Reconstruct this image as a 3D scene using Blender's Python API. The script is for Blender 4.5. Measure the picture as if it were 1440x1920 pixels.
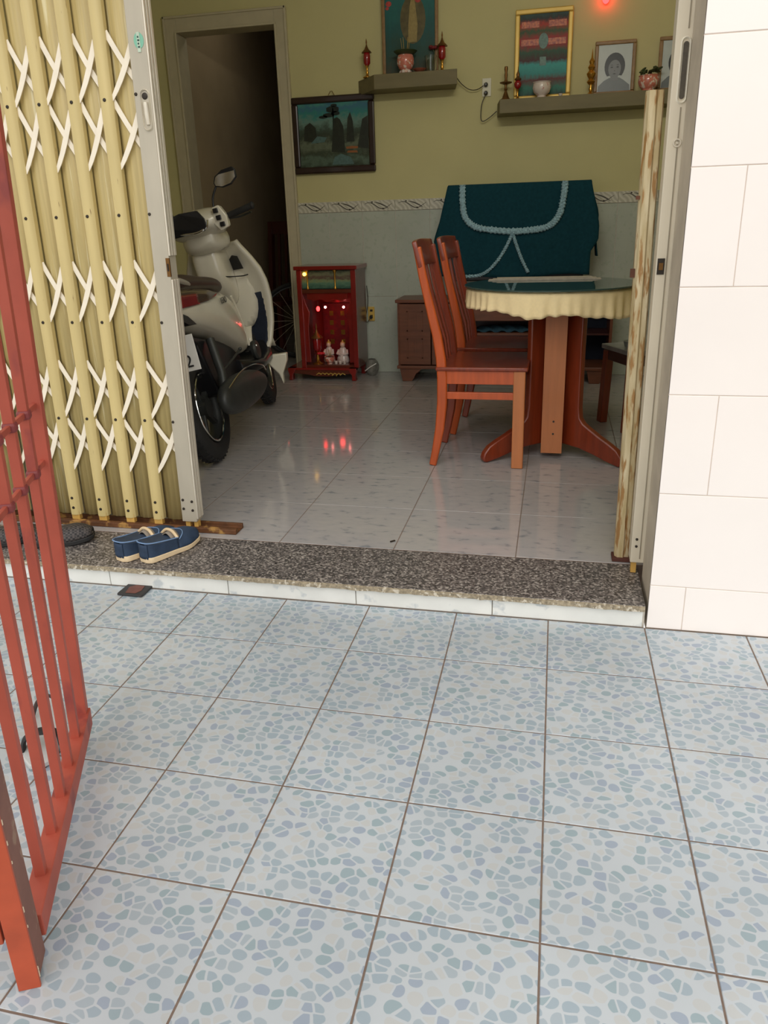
import bpy, bmesh, math, random
from mathutils import Vector, Matrix, Euler
random.seed(7)
for o in list(bpy.data.objects): bpy.data.objects.remove(o, do_unlink=True)
SC = bpy.context.scene
COL = SC.collection
PI = math.pi

# ------------------------------------------------------------------ camera
F_PX = 1408.43
cam_data = bpy.data.cameras.new('camera')
cam = bpy.data.objects.new('camera', cam_data); COL.objects.link(cam)
cam_data.sensor_fit = 'VERTICAL'; cam_data.sensor_height = 36.0
cam_data.lens = 36.0 * F_PX / 1920.0
cam_data.shift_y = -50.0 / 1920.0
cam_data.clip_start = 0.02
PITCH, YAW, ROLL = -0.336920, 0.225677, 0.030733
R = Matrix.Rotation(YAW, 4, 'Z') @ Matrix.Rotation(PITCH, 4, 'X') @ Matrix.Rotation(ROLL, 4, 'Y') @ Matrix.Rotation(PI/2, 4, 'X')
cam.matrix_world = Matrix.Translation((-0.02317, -0.97253, 1.16034)) @ R
SC.camera = cam

# ------------------------------------------------------------------ world and light
w = bpy.data.worlds.new('world'); SC.world = w; w.use_nodes = True
bg = w.node_tree.nodes['Background']
bg.inputs[0].default_value = (1.0, 0.99, 0.97, 1); bg.inputs[1].default_value = 0.85
def area(name, loc, rot, size, sy, power, col=(1,1,1)):
    l = bpy.data.lights.new(name, 'AREA'); l.shape = 'RECTANGLE'; l.size = size; l.size_y = sy; l.energy = power; l.color = col
    o = bpy.data.objects.new(name, l); COL.objects.link(o); o.location = loc; o.rotation_euler = rot
    return o
def point(name, loc, power, col, r=.01, parent=None):
    l = bpy.data.lights.new(name, 'POINT'); l.energy = power; l.color = col; l.shadow_soft_size = r
    o = bpy.data.objects.new(name, l); COL.objects.link(o); o.location = loc
    return o
sun = bpy.data.lights.new('sun', 'SUN'); sun.energy = 1.0; sun.angle = math.radians(60); sun.color = (1.0, .96, .9)
so = bpy.data.objects.new('sun', sun); COL.objects.link(so); so.rotation_euler = (math.radians(52), 0, math.radians(12))
area('passage_fill', (-2.2, 5.2, 2.95), (0, math.radians(35), 0), .3, .3, .8, (1, .93, .8))  # added fill to brighten the passage, no known lamp there
area('room_fill', (-.1, 1.56, 2.62), (math.radians(98), 0, 0), 1.2, .12, 12, (1, .97, .86))  # added fill above the doorway to lift the room, no fixture modelled

SC.view_settings.view_transform = 'Standard'; SC.view_settings.look = 'None'
SC.view_settings.gamma = 1.0; SC.view_settings.use_curve_mapping = False
SC.view_settings.exposure = 0.25

# ------------------------------------------------------------------ helpers
def lin(c):
    c = c/255.0
    return c/12.92 if c <= .04045 else ((c+.055)/1.055)**2.4
def rgb(r, g, b): return (lin(r), lin(g), lin(b), 1)
ORI = {}
def tag(o, label=None, cat=None, group=None, kind=None):
    if label: o['label'] = label
    if cat: o['category'] = cat
    if group: o['group'] = group
    if kind: o['kind'] = kind
    return o
def thing(name, label, cat, loc=(0,0,0), rotz=0, group=None, kind=None, world=False):
    o = bpy.data.objects.new(name, None); COL.objects.link(o); o.empty_display_size = .05
    o.location = loc; o.rotation_euler = (0, 0, rotz)
    if world: ORI[o] = Vector(loc)
    return tag(o, label, cat, group, kind)
class MB:
    def __init__(s): s.v = []; s.f = []; s.m = []; s.mi = 0
    def add(s, vs, fs):
        n = len(s.v); s.v += [Vector(p) for p in vs]; s.f += [tuple(i+n for i in f) for f in fs]; s.m += [s.mi]*len(fs)
        return s
    def box(s, x0, x1, y0, y1, z0, z1):
        return s.add([(x0,y0,z0),(x1,y0,z0),(x1,y1,z0),(x0,y1,z0),(x0,y0,z1),(x1,y0,z1),(x1,y1,z1),(x0,y1,z1)],
            [(0,3,2,1),(4,5,6,7),(0,1,5,4),(1,2,6,5),(2,3,7,6),(3,0,4,7)])
    def cbox(s, c, d, M=None):
        x, y, z = d[0]/2, d[1]/2, d[2]/2
        vs = [Vector(p) for p in [(-x,-y,-z),(x,-y,-z),(x,y,-z),(-x,y,-z),(-x,-y,z),(x,-y,z),(x,y,z),(-x,y,z)]]
        if M is not None: vs = [M @ p for p in vs]
        c = Vector(c)
        return s.add([p+c for p in vs], [(0,3,2,1),(4,5,6,7),(0,1,5,4),(1,2,6,5),(2,3,7,6),(3,0,4,7)])
    def chamf(s, x0, x1, y0, y1, z0, z1, b):
        # box with bevelled top edges
        return s.add([(x0,y0,z0),(x1,y0,z0),(x1,y1,z0),(x0,y1,z0),(x0,y0,z1-b),(x1,y0,z1-b),(x1,y1,z1-b),(x0,y1,z1-b),
                      (x0+b,y0+b,z1),(x1-b,y0+b,z1),(x1-b,y1-b,z1),(x0+b,y1-b,z1)],
            [(0,3,2,1),(0,1,5,4),(1,2,6,5),(2,3,7,6),(3,0,4,7),(4,5,9,8),(5,6,10,9),(6,7,11,10),(7,4,8,11),(8,9,10,11)])
    def tube(s, pts, r, n=10, cap=True, flat=1.0, up=None):
        pts = [Vector(p) for p in pts]; rs = r if isinstance(r, (list, tuple)) else [r]*len(pts)
        base = len(s.v); vs = []; prev = None
        for i, p in enumerate(pts):
            t = (pts[min(i+1, len(pts)-1)] - pts[max(i-1, 0)]).normalized()
            if prev is None:
                a = Vector(up) if up else (Vector((0,0,1)) if abs(t.z) < .9 else Vector((1,0,0)))
                a = (a - t*a.dot(t)).normalized()
            else:
                a = (prev - t*prev.dot(t)).normalized()
            prev = a; b = t.cross(a)
            for k in range(n):
                an = 2*PI*k/n
                vs.append(p + a*math.cos(an)*rs[i] + b*math.sin(an)*rs[i]*flat)
        fs = []
        for i in range(len(pts)-1):
            for k in range(n):
                fs.append((i*n+k, i*n+(k+1) % n, (i+1)*n+(k+1) % n, (i+1)*n+k))
        if cap:
            fs.append(tuple(range(n))[::-1]); fs.append(tuple((len(pts)-1)*n+k for k in range(n)))
        return s.add(vs, fs)
    def bar(s, p0, p1, wx, wy, up=(0,0,1)):
        # rectangular bar between two points
        p0, p1 = Vector(p0), Vector(p1); t = (p1-p0).normalized(); u = Vector(up)
        if abs(t.dot(u)) > .98: u = Vector((0,1,0))
        b = t.cross(u).normalized(); a = b.cross(t).normalized()
        vs = []
        for p in (p0, p1):
            for sx, sy in ((-1,-1),(1,-1),(1,1),(-1,1)): vs.append(p + b*sx*wx/2 + a*sy*wy/2)
        return s.add(vs, [(0,3,2,1),(4,5,6,7),(0,1,5,4),(1,2,6,5),(2,3,7,6),(3,0,4,7)])
    def strip(s, pts, w, h, wd=(0,1,0)):
        # rectangular section swept along pts; w across wd, h across the other normal
        pts = [Vector(p) for p in pts]; wd = Vector(wd).normalized(); vs = []; n = len(pts)
        W = w if isinstance(w, (list, tuple)) else [w]*n
        Hh = h if isinstance(h, (list, tuple)) else [h]*n
        for i, p in enumerate(pts):
            t = (pts[min(i+1, n-1)]-pts[max(i-1, 0)]).normalized(); a = t.cross(wd).normalized()
            for sx, sy in ((-1,-1),(1,-1),(1,1),(-1,1)): vs.append(p + wd*sx*W[i]/2 + a*sy*Hh[i]/2)
        fs = [(3,2,1,0), tuple((n-1)*4+k for k in range(4))]
        for i in range(n-1):
            for k in range(4): fs.append((i*4+k, i*4+(k+1) % 4, (i+1)*4+(k+1) % 4, (i+1)*4+k))
        return s.add(vs, fs)
    def lathe(s, prof, n=20, c=(0,0,0), sx=1, sy=1, M=None):
        c = Vector(c); vs = []; fs = []
        for (r, z) in prof:
            for k in range(n):
                a = 2*PI*k/n; p = Vector((math.cos(a)*r*sx, math.sin(a)*r*sy, z))
                if M is not None: p = M @ p
                vs.append(p + c)
        m = len(prof)
        for i in range(m-1):
            for k in range(n): fs.append((i*n+k, i*n+(k+1) % n, (i+1)*n+(k+1) % n, (i+1)*n+k))
        fs.append(tuple(range(n))[::-1]); fs.append(tuple((m-1)*n+k for k in range(n)))
        return s.add(vs, fs)
    def prism(s, poly, d, fn):
        # poly: 2D points; fn(a, b, t) -> 3D, thickness -d/2..d/2
        n = len(poly)
        vs = [fn(a, b, -d/2) for a, b in poly] + [fn(a, b, d/2) for a, b in poly]
        fs = [tuple(range(n))[::-1], tuple(range(n, 2*n))] + [(i, (i+1) % n, n+(i+1) % n, n+i) for i in range(n)]
        return s.add(vs, fs)
    def grid(s, nu, nv, fn, close_u=False):
        vs = [fn(i/(nu-1 if not close_u else nu), j/(nv-1)) for j in range(nv) for i in range(nu)]
        fs = []
        for j in range(nv-1):
            for i in range(nu if close_u else nu-1):
                i2 = (i+1) % nu; fs.append((j*nu+i, j*nu+i2, (j+1)*nu+i2, (j+1)*nu+i))
        return s.add(vs, fs)
    def ell(s, c, rx, ry, rz, n=14, m=9, M=None):
        prof = [(math.sin(PI*i/(m-1)) if 0 < i < m-1 else .001, -math.cos(PI*i/(m-1))) for i in range(m)]
        A = Matrix.Diagonal((rx, ry, rz)); A = (M @ A) if M is not None else A
        return s.lathe(prof, n, c, M=A)
    def torus(s, c, r, rr, n=24, m=8, M=None, arc=None, flat=1.0):
        c = Vector(c)
        def fn(u, v):
            a = 2*PI*u; b = 2*PI*v
            p = Vector(((r+rr*math.cos(b))*math.cos(a), (r+rr*math.cos(b))*math.sin(a), rr*math.sin(b)*flat))
            return (M @ p if M is not None else p) + c
        return s.grid(n, m+1, fn, close_u=True)
    def build(s, name, mats, parent=None, smooth=True, bevel=0, sub=0, solid=0, ang=40, label=None):
        o0 = ORI.get(parent) if parent is not None else None
        me = bpy.data.meshes.new(name)
        vs = s.v if o0 is None else [p - o0 for p in s.v]
        me.from_pydata([tuple(p) for p in vs], [], s.f)
        if not isinstance(mats, (list, tuple)): mats = [mats]
        for m in mats: me.materials.append(m)
        me.polygons.foreach_set('material_index', s.m)
        me.validate(); me.update()
        bm = bmesh.new(); bm.from_mesh(me); bmesh.ops.recalc_face_normals(bm, faces=bm.faces); bm.to_mesh(me); bm.free()
        if smooth:
            me.polygons.foreach_set('use_smooth', [True]*len(me.polygons)); me.set_sharp_from_angle(angle=math.radians(ang))
        o = bpy.data.objects.new(name, me); COL.objects.link(o)
        if parent is not None:
            o.parent = parent
            if o0 is not None: ORI[o] = o0
        if solid:
            md = o.modifiers.new('solid', 'SOLIDIFY'); md.thickness = solid; md.offset = 0
        if bevel:
            md = o.modifiers.new('bevel', 'BEVEL'); md.width = bevel; md.segments = 2; md.limit_method = 'ANGLE'; md.angle_limit = math.radians(35)
        if sub:
            md = o.modifiers.new('sub', 'SUBSURF'); md.levels = sub; md.render_levels = sub
        if label: o['label'] = label
        return o
def copy_tree(o, parent=None):
    kids = list(o.children)
    c = o.copy(); COL.objects.link(c); c.parent = parent
    for ch in kids: copy_tree(ch, c)
    return c

# ------------------------------------------------------------------ materials
def newmat(name):
    m = bpy.data.materials.new(name); m.use_nodes = True
    nt = m.node_tree; return m, nt, nt.nodes['Principled BSDF']
def N(nt, t, **k):
    n = nt.nodes.new(t)
    for a, b in k.items():
        if a.startswith('i_'): n.inputs[a[2:].replace('_', ' ')].default_value = b
        else: setattr(n, a, b)
    return n
def ramp(nt, stops, interp='LINEAR'):
    n = nt.nodes.new('ShaderNodeValToRGB'); cr = n.color_ramp; cr.interpolation = interp
    while len(cr.elements) < len(stops): cr.elements.new(.5)
    for e, (p, c) in zip(cr.elements, stops): e.position = p; e.color = c
    return n
def sc(c, k): return (min(c[0]*k, 1), min(c[1]*k, 1), min(c[2]*k, 1), 1)
def mat(name, col, rough=.5, metal=0, var=.12, scale=14, bump=0, stretch=(1,1,1), col2=None, spots=None, coat=0, world=False, spec=.5, emis=None):
    m, nt, p = newmat(name); L = nt.links.new
    if world:
        g = N(nt, 'ShaderNodeNewGeometry'); src = g.outputs['Position']
    else:
        g = N(nt, 'ShaderNodeTexCoord'); src = g.outputs['Object']
    mp = N(nt, 'ShaderNodeMapping'); mp.inputs['Scale'].default_value = stretch; L(src, mp.inputs[0])
    no = N(nt, 'ShaderNodeTexNoise'); no.inputs['Scale'].default_value = scale; no.inputs['Detail'].default_value = 5; L(mp.outputs[0], no.inputs['Vector'])
    r = ramp(nt, [(.3, sc(col, 1-var)), (.7, col2 or sc(col, 1+var))]); L(no.outputs[0], r.inputs[0]); out = r.outputs[0]
    if spots:
        sp_col, sp_scale, sp_amt = spots
        n2 = N(nt, 'ShaderNodeTexNoise'); n2.inputs['Scale'].default_value = sp_scale; n2.inputs['Detail'].default_value = 8; L(mp.outputs[0], n2.inputs['Vector'])
        r2 = ramp(nt, [(sp_amt, (0,0,0,1)), (sp_amt+.07, (1,1,1,1))]); L(n2.outputs[0], r2.inputs[0])
        mx = N(nt, 'ShaderNodeMix', data_type='RGBA'); L(r2.outputs[0], mx.inputs[0]); L(out, mx.inputs[6]); mx.inputs[7].default_value = sp_col; out = mx.outputs[2]
    L(out, p.inputs['Base Color'])
    p.inputs['Roughness'].default_value = rough; p.inputs['Metallic'].default_value = metal
    p.inputs['Specular IOR Level'].default_value = spec
    if coat: p.inputs['Coat Weight'].default_value = coat; p.inputs['Coat Roughness'].default_value = .08
    if emis: p.inputs['Emission Color'].default_value = emis[0]; p.inputs['Emission Strength'].default_value = emis[1]
    if bump:
        b = N(nt, 'ShaderNodeBump'); b.inputs['Strength'].default_value = min(bump, 1); b.inputs['Distance'].default_value = .002
        L(no.outputs[0], b.inputs['Height']); L(b.outputs[0], p.inputs['Normal'])
    return m
MT = {}
MT['grout'] = mat('grout', rgb(122, 104, 92), .9, scale=60)
MT['grout_light'] = mat('grout_light', rgb(205, 198, 185), .9, scale=40)
MT['facade'] = mat('facade_tile', rgb(250, 242, 236), .22, var=.02, scale=3)
MT['riser'] = mat('riser_tile', rgb(232, 232, 226), .3, var=.06, scale=9, spots=(rgb(200, 205, 205), 16, .58))
MT['plaster_beige'] = mat('plaster_beige', rgb(196, 184, 164), .8, scale=8, bump=.2)
MT['yellow'] = mat('yellow_wall', rgb(208, 200, 146), .75, var=.04, scale=2.5)
MT['ceiling'] = mat('white_ceiling', rgb(228, 224, 210), .8, var=.03)
MT['wainscot'] = mat('wainscot_tile', rgb(186, 192, 178), .22, var=.05, scale=6, spots=(rgb(178, 186, 170), 30, .56))
MT['frame_white'] = mat('door_frame_paint', rgb(196, 186, 156), .55, var=.05)
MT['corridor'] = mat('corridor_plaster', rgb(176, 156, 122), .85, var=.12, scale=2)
MT['granite'] = None
MT['gate_bar'] = mat('gate_bar_paint', rgb(208, 188, 130), .38, var=.06, scale=8, stretch=(3, 3, .4), spots=(rgb(120, 88, 50), 45, .69))
MT['gate_panel'] = mat('gate_panel_paint', rgb(190, 171, 116), .42, var=.11, scale=10, stretch=(9, 9, .35), spots=(rgb(216, 204, 160), 7, .60))
MT['lattice'] = mat('lattice_paint', rgb(244, 234, 214), .4, var=.05, scale=20)
MT['gate_grey'] = mat('gate_grey', rgb(186, 178, 160), .42, metal=.15, var=.06, scale=9, stretch=(2, 2, .5))
MT['steel'] = mat('bright_steel', rgb(226, 218, 200), .3, metal=.35, var=.06, scale=20)
MT['dark_steel'] = mat('dark_steel', rgb(60, 54, 48), .45, metal=.6, var=.15)
MT['rust_rail'] = mat('rust_rail', rgb(104, 66, 38), .6, metal=.3, var=.35, scale=26, spots=(rgb(172, 130, 70), 18, .56), bump=.3)
MT['rusty'] = mat('rusty_paint', rgb(206, 180, 122), .45, metal=.2, var=.22, scale=12, stretch=(3, 3, .5), col2=rgb(230, 216, 180), spots=(rgb(170, 128, 76), 22, .53), bump=.4)
MT['foot_orange'] = mat('foot_yellow', rgb(208, 164, 84), .5, var=.12)
MT['red_iron'] = mat('red_iron_paint', rgb(172, 80, 62), .5, var=.12, scale=16, stretch=(1, 1, .5), spots=(rgb(142, 64, 58), 9, .58))
MT['orange_iron'] = mat('orange_iron_paint', rgb(178, 76, 44), .45, var=.14, scale=14, spots=(rgb(160, 62, 48), 7, .57), bump=.2)
MT['brown_iron'] = mat('brown_iron_paint', rgb(128, 84, 70), .6, var=.15, scale=18, spots=(rgb(150, 118, 98), 20, .6))
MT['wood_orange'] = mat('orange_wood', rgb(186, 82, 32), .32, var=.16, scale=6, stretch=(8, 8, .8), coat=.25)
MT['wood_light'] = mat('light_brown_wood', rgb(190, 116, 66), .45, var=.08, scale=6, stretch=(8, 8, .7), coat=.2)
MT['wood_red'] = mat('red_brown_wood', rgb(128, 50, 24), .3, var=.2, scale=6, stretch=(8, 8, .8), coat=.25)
MT['wood_cab'] = mat('cabinet_wood', rgb(112, 66, 44), .4, var=.18, scale=5, stretch=(1.5, 1.5, 8), coat=.1)
MT['wood_dark'] = mat('dark_wood', rgb(70, 34, 28), .3, var=.2, scale=5)
MT['cream'] = mat('cream_cloth', rgb(250, 228, 176), .85, var=.03, scale=90, bump=.3)
MT['teal'] = mat('teal_cloth', rgb(24, 62, 72), .95, var=.12, scale=60, bump=.2, spec=.1)
MT['lace'] = mat('pale_blue_lace', rgb(150, 182, 192), .95, var=.35, scale=120, bump=1, spec=.1)
MT['black_rub'] = mat('black_rubber', rgb(34, 34, 34), .7, var=.2)
MT['black_gloss'] = mat('black_plastic', rgb(26, 26, 28), .3, var=.1)
MT['dark_grey'] = mat('dark_grey_metal', rgb(62, 64, 62), .45, metal=.4, var=.15)
MT['bike_white'] = mat('white_bodywork', rgb(226, 220, 200), .16, var=.02, coat=.6)
MT['bike_grey'] = mat('grey_inner_plastic', rgb(176, 172, 158), .3, var=.03)
MT['seat_brown'] = mat('brown_vinyl', rgb(74, 60, 52), .45, var=.1)
MT['tail_red'] = mat('red_lens', rgb(128, 40, 38), .2, var=.1, coat=.4)
MT['tail_dark'] = mat('smoky_lens', rgb(84, 66, 50), .15, var=.05, coat=.8)
MT['chrome'] = mat('chrome', rgb(225, 225, 220), .1, metal=1, var=.02)
MT['shrine_red'] = mat('lacquer_red_wood', rgb(128, 26, 20), .25, var=.15, scale=8, coat=.5)
MT['shrine_brown'] = mat('lacquer_brown_wood', rgb(96, 40, 22), .3, var=.15, coat=.4)
MT['gold'] = mat('gold_metal', rgb(212, 160, 70), .25, metal=.9, var=.1)
MT['gold_paint'] = mat('gold_paint', rgb(220, 184, 92), .4, metal=.2, var=.06)
MT['brass'] = mat('old_brass', rgb(126, 90, 48), .4, metal=.7, var=.15)
MT['shelf'] = mat('shelf_board', rgb(122, 112, 78), .6, var=.1, scale=5, stretch=(1, 5, 5))
MT['shelf_side'] = mat('shelf_end_board', rgb(88, 74, 58), .6, var=.1)
MT['lamp_red'] = mat('ruby_glass', rgb(150, 18, 26), .08, var=.1, coat=1)
MT['frame_dark'] = mat('dark_frame_wood', rgb(44, 26, 20), .3, var=.2, coat=.4)
MT['frame_brown'] = mat('brown_gilt_frame', rgb(150, 116, 74), .4, var=.15, scale=40)
MT['porcelain_pink'] = mat('pink_porcelain', rgb(214, 128, 108), .15, var=.12, scale=50, spots=(rgb(240, 222, 208), 40, .55), coat=.5)
MT['porcelain_white'] = mat('white_porcelain', rgb(228, 214, 204), .15, var=.05, spots=(rgb(196, 110, 110), 60, .62), coat=.5)
MT['green_leaf'] = mat('dark_green_leaf', rgb(60, 74, 42), .5, var=.2)
MT['ash'] = mat('incense_ash', rgb(58, 52, 40), .9, var=.2)
MT['incense'] = mat('incense_stick', rgb(178, 150, 84), .7)
MT['plug'] = mat('outlet_plastic', rgb(226, 222, 196), .4, var=.02)
MT['cable'] = mat('brown_cable', rgb(44, 34, 26), .5)
MT['navy'] = mat('navy_suede', rgb(42, 60, 84), .75, var=.2, scale=30)
MT['navy_dark'] = mat('dark_navy_suede', rgb(30, 38, 54), .75, var=.15, scale=30)
MT['sole'] = mat('cream_rubber_sole', rgb(226, 202, 164), .6, var=.07, scale=30)
MT['insole'] = mat('grey_insole', rgb(140, 130, 118), .85, var=.08)
MT['lace_cord'] = mat('pale_leather_lace', rgb(222, 196, 156), .6)
MT['stitch'] = mat('pale_blue_stitch', rgb(120, 150, 190), .6)
MT['weave'] = None
MT['pad_black'] = mat('black_mat_rubber', rgb(48, 46, 46), .6, var=.15)
MT['pad_brown'] = mat('reddish_brown_patch', rgb(112, 70, 60), .7, var=.15, scale=60)
MT['marble'] = mat('grey_marble', rgb(150, 150, 150), .2, var=.15, scale=10)
MT['sticker'] = mat('mint_sticker', rgb(126, 186, 160), .4, var=.05)
MT['white_plastic'] = mat('white_plastic', rgb(232, 230, 222), .35, var=.03)
MT['photo_white'] = mat('photo_backdrop', rgb(196, 204, 202), .35, var=.04)
MT['photo_grey'] = mat('photo_clothes', rgb(110, 118, 122), .35, var=.08)
MT['photo_skin'] = mat('photo_face', rgb(120, 124, 128), .35, var=.05)
MT['photo_hair'] = mat('photo_hair', rgb(34, 38, 44), .35, var=.1)
def emit(name, col, k):
    m, nt, p = newmat(name); p.inputs['Base Color'].default_value = col; p.inputs['Emission Color'].default_value = col; p.inputs['Emission Strength'].default_value = k; return m
MT['bulb_red'] = emit('lit_red_bulb', (1, .02, .02, 1), 9)
MT['bulb_pink'] = emit('lit_pink_bulb', (1, .22, .2, 1), 14)
MT['bulb_yellow'] = emit('lit_yellow_bulb', (1, .55, .08, 1), 5)
# glass
m, nt, p = newmat('green_glass'); p.inputs['Base Color'].default_value = (.62, .8, .74, 1); p.inputs['Roughness'].default_value = .02
p.inputs['Transmission Weight'].default_value = .35; p.inputs['IOR'].default_value = 1.5; p.inputs['Base Color'].default_value = (.05, .10, .09, 1); MT['glass_top'] = m  # dark base colour stands in for the dark room mirrored in the glass
m, nt, p = newmat('clear_glass'); p.inputs['Base Color'].default_value = (.95, 1, .98, 1); p.inputs['Roughness'].default_value = .03; p.inputs['Transmission Weight'].default_value = 1; p.inputs['IOR'].default_value = 1.45; MT['glass'] = m
# granite
m, nt, p = newmat('granite'); L = nt.links.new
g = N(nt, 'ShaderNodeNewGeometry'); v = N(nt, 'ShaderNodeTexVoronoi'); v.inputs['Scale'].default_value = 170; L(g.outputs['Position'], v.inputs['Vector'])
n = N(nt, 'ShaderNodeTexNoise'); n.inputs['Scale'].default_value = 120; n.inputs['Detail'].default_value = 6; L(g.outputs['Position'], n.inputs['Vector'])
s_ = N(nt, 'ShaderNodeSeparateColor'); L(v.outputs['Color'], s_.inputs[0])
a_ = N(nt, 'ShaderNodeMath', operation='ADD'); L(s_.outputs[0], a_.inputs[0]); L(n.outputs[0], a_.inputs[1])
h_ = N(nt, 'ShaderNodeMath', operation='MULTIPLY'); L(a_.outputs[0], h_.inputs[0]); h_.inputs[1].default_value = .5
r = ramp(nt, [(.2, rgb(46, 44, 44)), (.45, rgb(92, 88, 86)), (.6, rgb(120, 112, 108)), (.8, rgb(186, 178, 170))]); L(h_.outputs[0], r.inputs[0]); L(r.outputs[0], p.inputs['Base Color'])
p.inputs['Roughness'].default_value = .35; MT['granite'] = m
MT['granite_edge'] = mat('rough_granite_edge', rgb(150, 138, 116), .9, var=.4, scale=110, bump=1, world=True, spots=(rgb(205, 196, 178), 70, .56))
# pebble print porch tile
m, nt, p = newmat('pebble_tile'); L = nt.links.new
g = N(nt, 'ShaderNodeNewGeometry'); oi = N(nt, 'ShaderNodeObjectInfo')
wn = N(nt, 'ShaderNodeTexWhiteNoise', noise_dimensions='1D'); L(oi.outputs['Random'], wn.inputs['W'])
ad = N(nt, 'ShaderNodeVectorMath', operation='ADD'); L(g.outputs['Position'], ad.inputs[0]); L(wn.outputs['Color'], ad.inputs[1])
dn = N(nt, 'ShaderNodeTexNoise'); dn.inputs['Scale'].default_value = 14; dn.inputs['Detail'].default_value = 1; L(ad.outputs[0], dn.inputs['Vector'])
dm = N(nt, 'ShaderNodeVectorMath', operation='MULTIPLY_ADD'); L(dn.outputs['Color'], dm.inputs[0]); dm.inputs[1].default_value = (.03, .03, 0); L(ad.outputs[0], dm.inputs[2])
mp = N(nt, 'ShaderNodeMapping'); mp.inputs['Scale'].default_value = (1, 1.25, 0); L(dm.outputs[0], mp.inputs[0])
va = N(nt, 'ShaderNodeTexVoronoi', feature='DISTANCE_TO_EDGE', voronoi_dimensions='2D'); va.inputs['Scale'].default_value = 38; L(mp.outputs[0], va.inputs['Vector'])
vb = N(nt, 'ShaderNodeTexVoronoi', feature='F1', voronoi_dimensions='2D'); vb.inputs['Scale'].default_value = 38; L(mp.outputs[0], vb.inputs['Vector'])
e1 = N(nt, 'ShaderNodeMapRange', interpolation_type='SMOOTHSTEP'); e1.inputs[1].default_value = .06; e1.inputs[2].default_value = .10; L(va.outputs['Distance'], e1.inputs[0])
e2 = N(nt, 'ShaderNodeMapRange', interpolation_type='SMOOTHSTEP'); e2.inputs[1].default_value = .52; e2.inputs[2].default_value = .46; e2.inputs[3].default_value = 0; e2.inputs[4].default_value = 1
L(vb.outputs['Distance'], e2.inputs[0])
mm = N(nt, 'ShaderNodeMath', operation='MULTIPLY'); L(e1.outputs[0], mm.inputs[0]); L(e2.outputs[0], mm.inputs[1])
sp = N(nt, 'ShaderNodeSeparateColor'); L(vb.outputs['Color'], sp.inputs[0])
cr = ramp(nt, [(0, rgb(162, 177, 187)), (.3, rgb(170, 182, 190)), (.5, rgb(160, 172, 187)), (.62, rgb(156, 174, 181)), (.72, rgb(193, 196, 196)), (1, rgb(197, 195, 192))], 'CONSTANT'); L(sp.outputs[0], cr.inputs[0])
dirt = N(nt, 'ShaderNodeTexNoise'); dirt.inputs['Scale'].default_value = 2.2; dirt.inputs['Detail'].default_value = 6; L(g.outputs['Position'], dirt.inputs['Vector'])
mx = N(nt, 'ShaderNodeMix', data_type='RGBA'); L(mm.outputs[0], mx.inputs[0]); mx.inputs[6].default_value = rgb(194, 201, 206); L(cr.outputs[0], mx.inputs[7])
dr = ramp(nt, [(.3, (.84, .84, .84, 1)), (.65, (1, 1, 1, 1))]); L(dirt.outputs[0], dr.inputs[0])
m2 = N(nt, 'ShaderNodeMix', data_type='RGBA', blend_type='MULTIPLY'); m2.inputs[0].default_value = 1; L(mx.outputs[2], m2.inputs[6]); L(dr.outputs[0], m2.inputs[7])
L(m2.outputs[2], p.inputs['Base Color']); p.inputs['Roughness'].default_value = .32
MT['pebble'] = m
# interior floor tile: pale with faint dashes
m, nt, p = newmat('polished_floor_tile'); L = nt.links.new
g = N(nt, 'ShaderNodeNewGeometry'); mp = N(nt, 'ShaderNodeMapping'); mp.inputs['Scale'].default_value = (18, 34, 1); L(g.outputs['Position'], mp.inputs[0])
n = N(nt, 'ShaderNodeTexNoise'); n.inputs['Scale'].default_value = 1.0; n.inputs['Detail'].default_value = 3; L(mp.outputs[0], n.inputs['Vector'])
r = ramp(nt, [(.28, rgb(136, 138, 142)), (.40, rgb(170, 167, 166)), (.7, rgb(177, 172, 170))]); L(n.outputs[0], r.inputs[0]); L(r.outputs[0], p.inputs['Base Color'])
p.inputs['Roughness'].default_value = .09; p.inputs['Specular IOR Level'].default_value = .7; MT['floor_in'] = m
# border tile with looping leaf line
m, nt, p = newmat('border_tile'); L = nt.links.new
tc = N(nt, 'ShaderNodeTexCoord'); wv = N(nt, 'ShaderNodeTexWave', wave_type='BANDS', bands_direction='DIAGONAL'); wv.inputs['Scale'].default_value = 9; wv.inputs['Distortion'].default_value = 5; wv.inputs['Detail'].default_value = 1
L(tc.outputs['Object'], wv.inputs['Vector']); r = ramp(nt, [(.0, rgb(188, 184, 166)), (.3, rgb(212, 208, 192)), (.7, rgb(220, 216, 200)), (.95, rgb(192, 188, 168))]); L(wv.outputs[0], r.inputs[0]); L(r.outputs[0], p.inputs['Base Color'])
p.inputs['Roughness'].default_value = .3; MT['border'] = m
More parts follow.
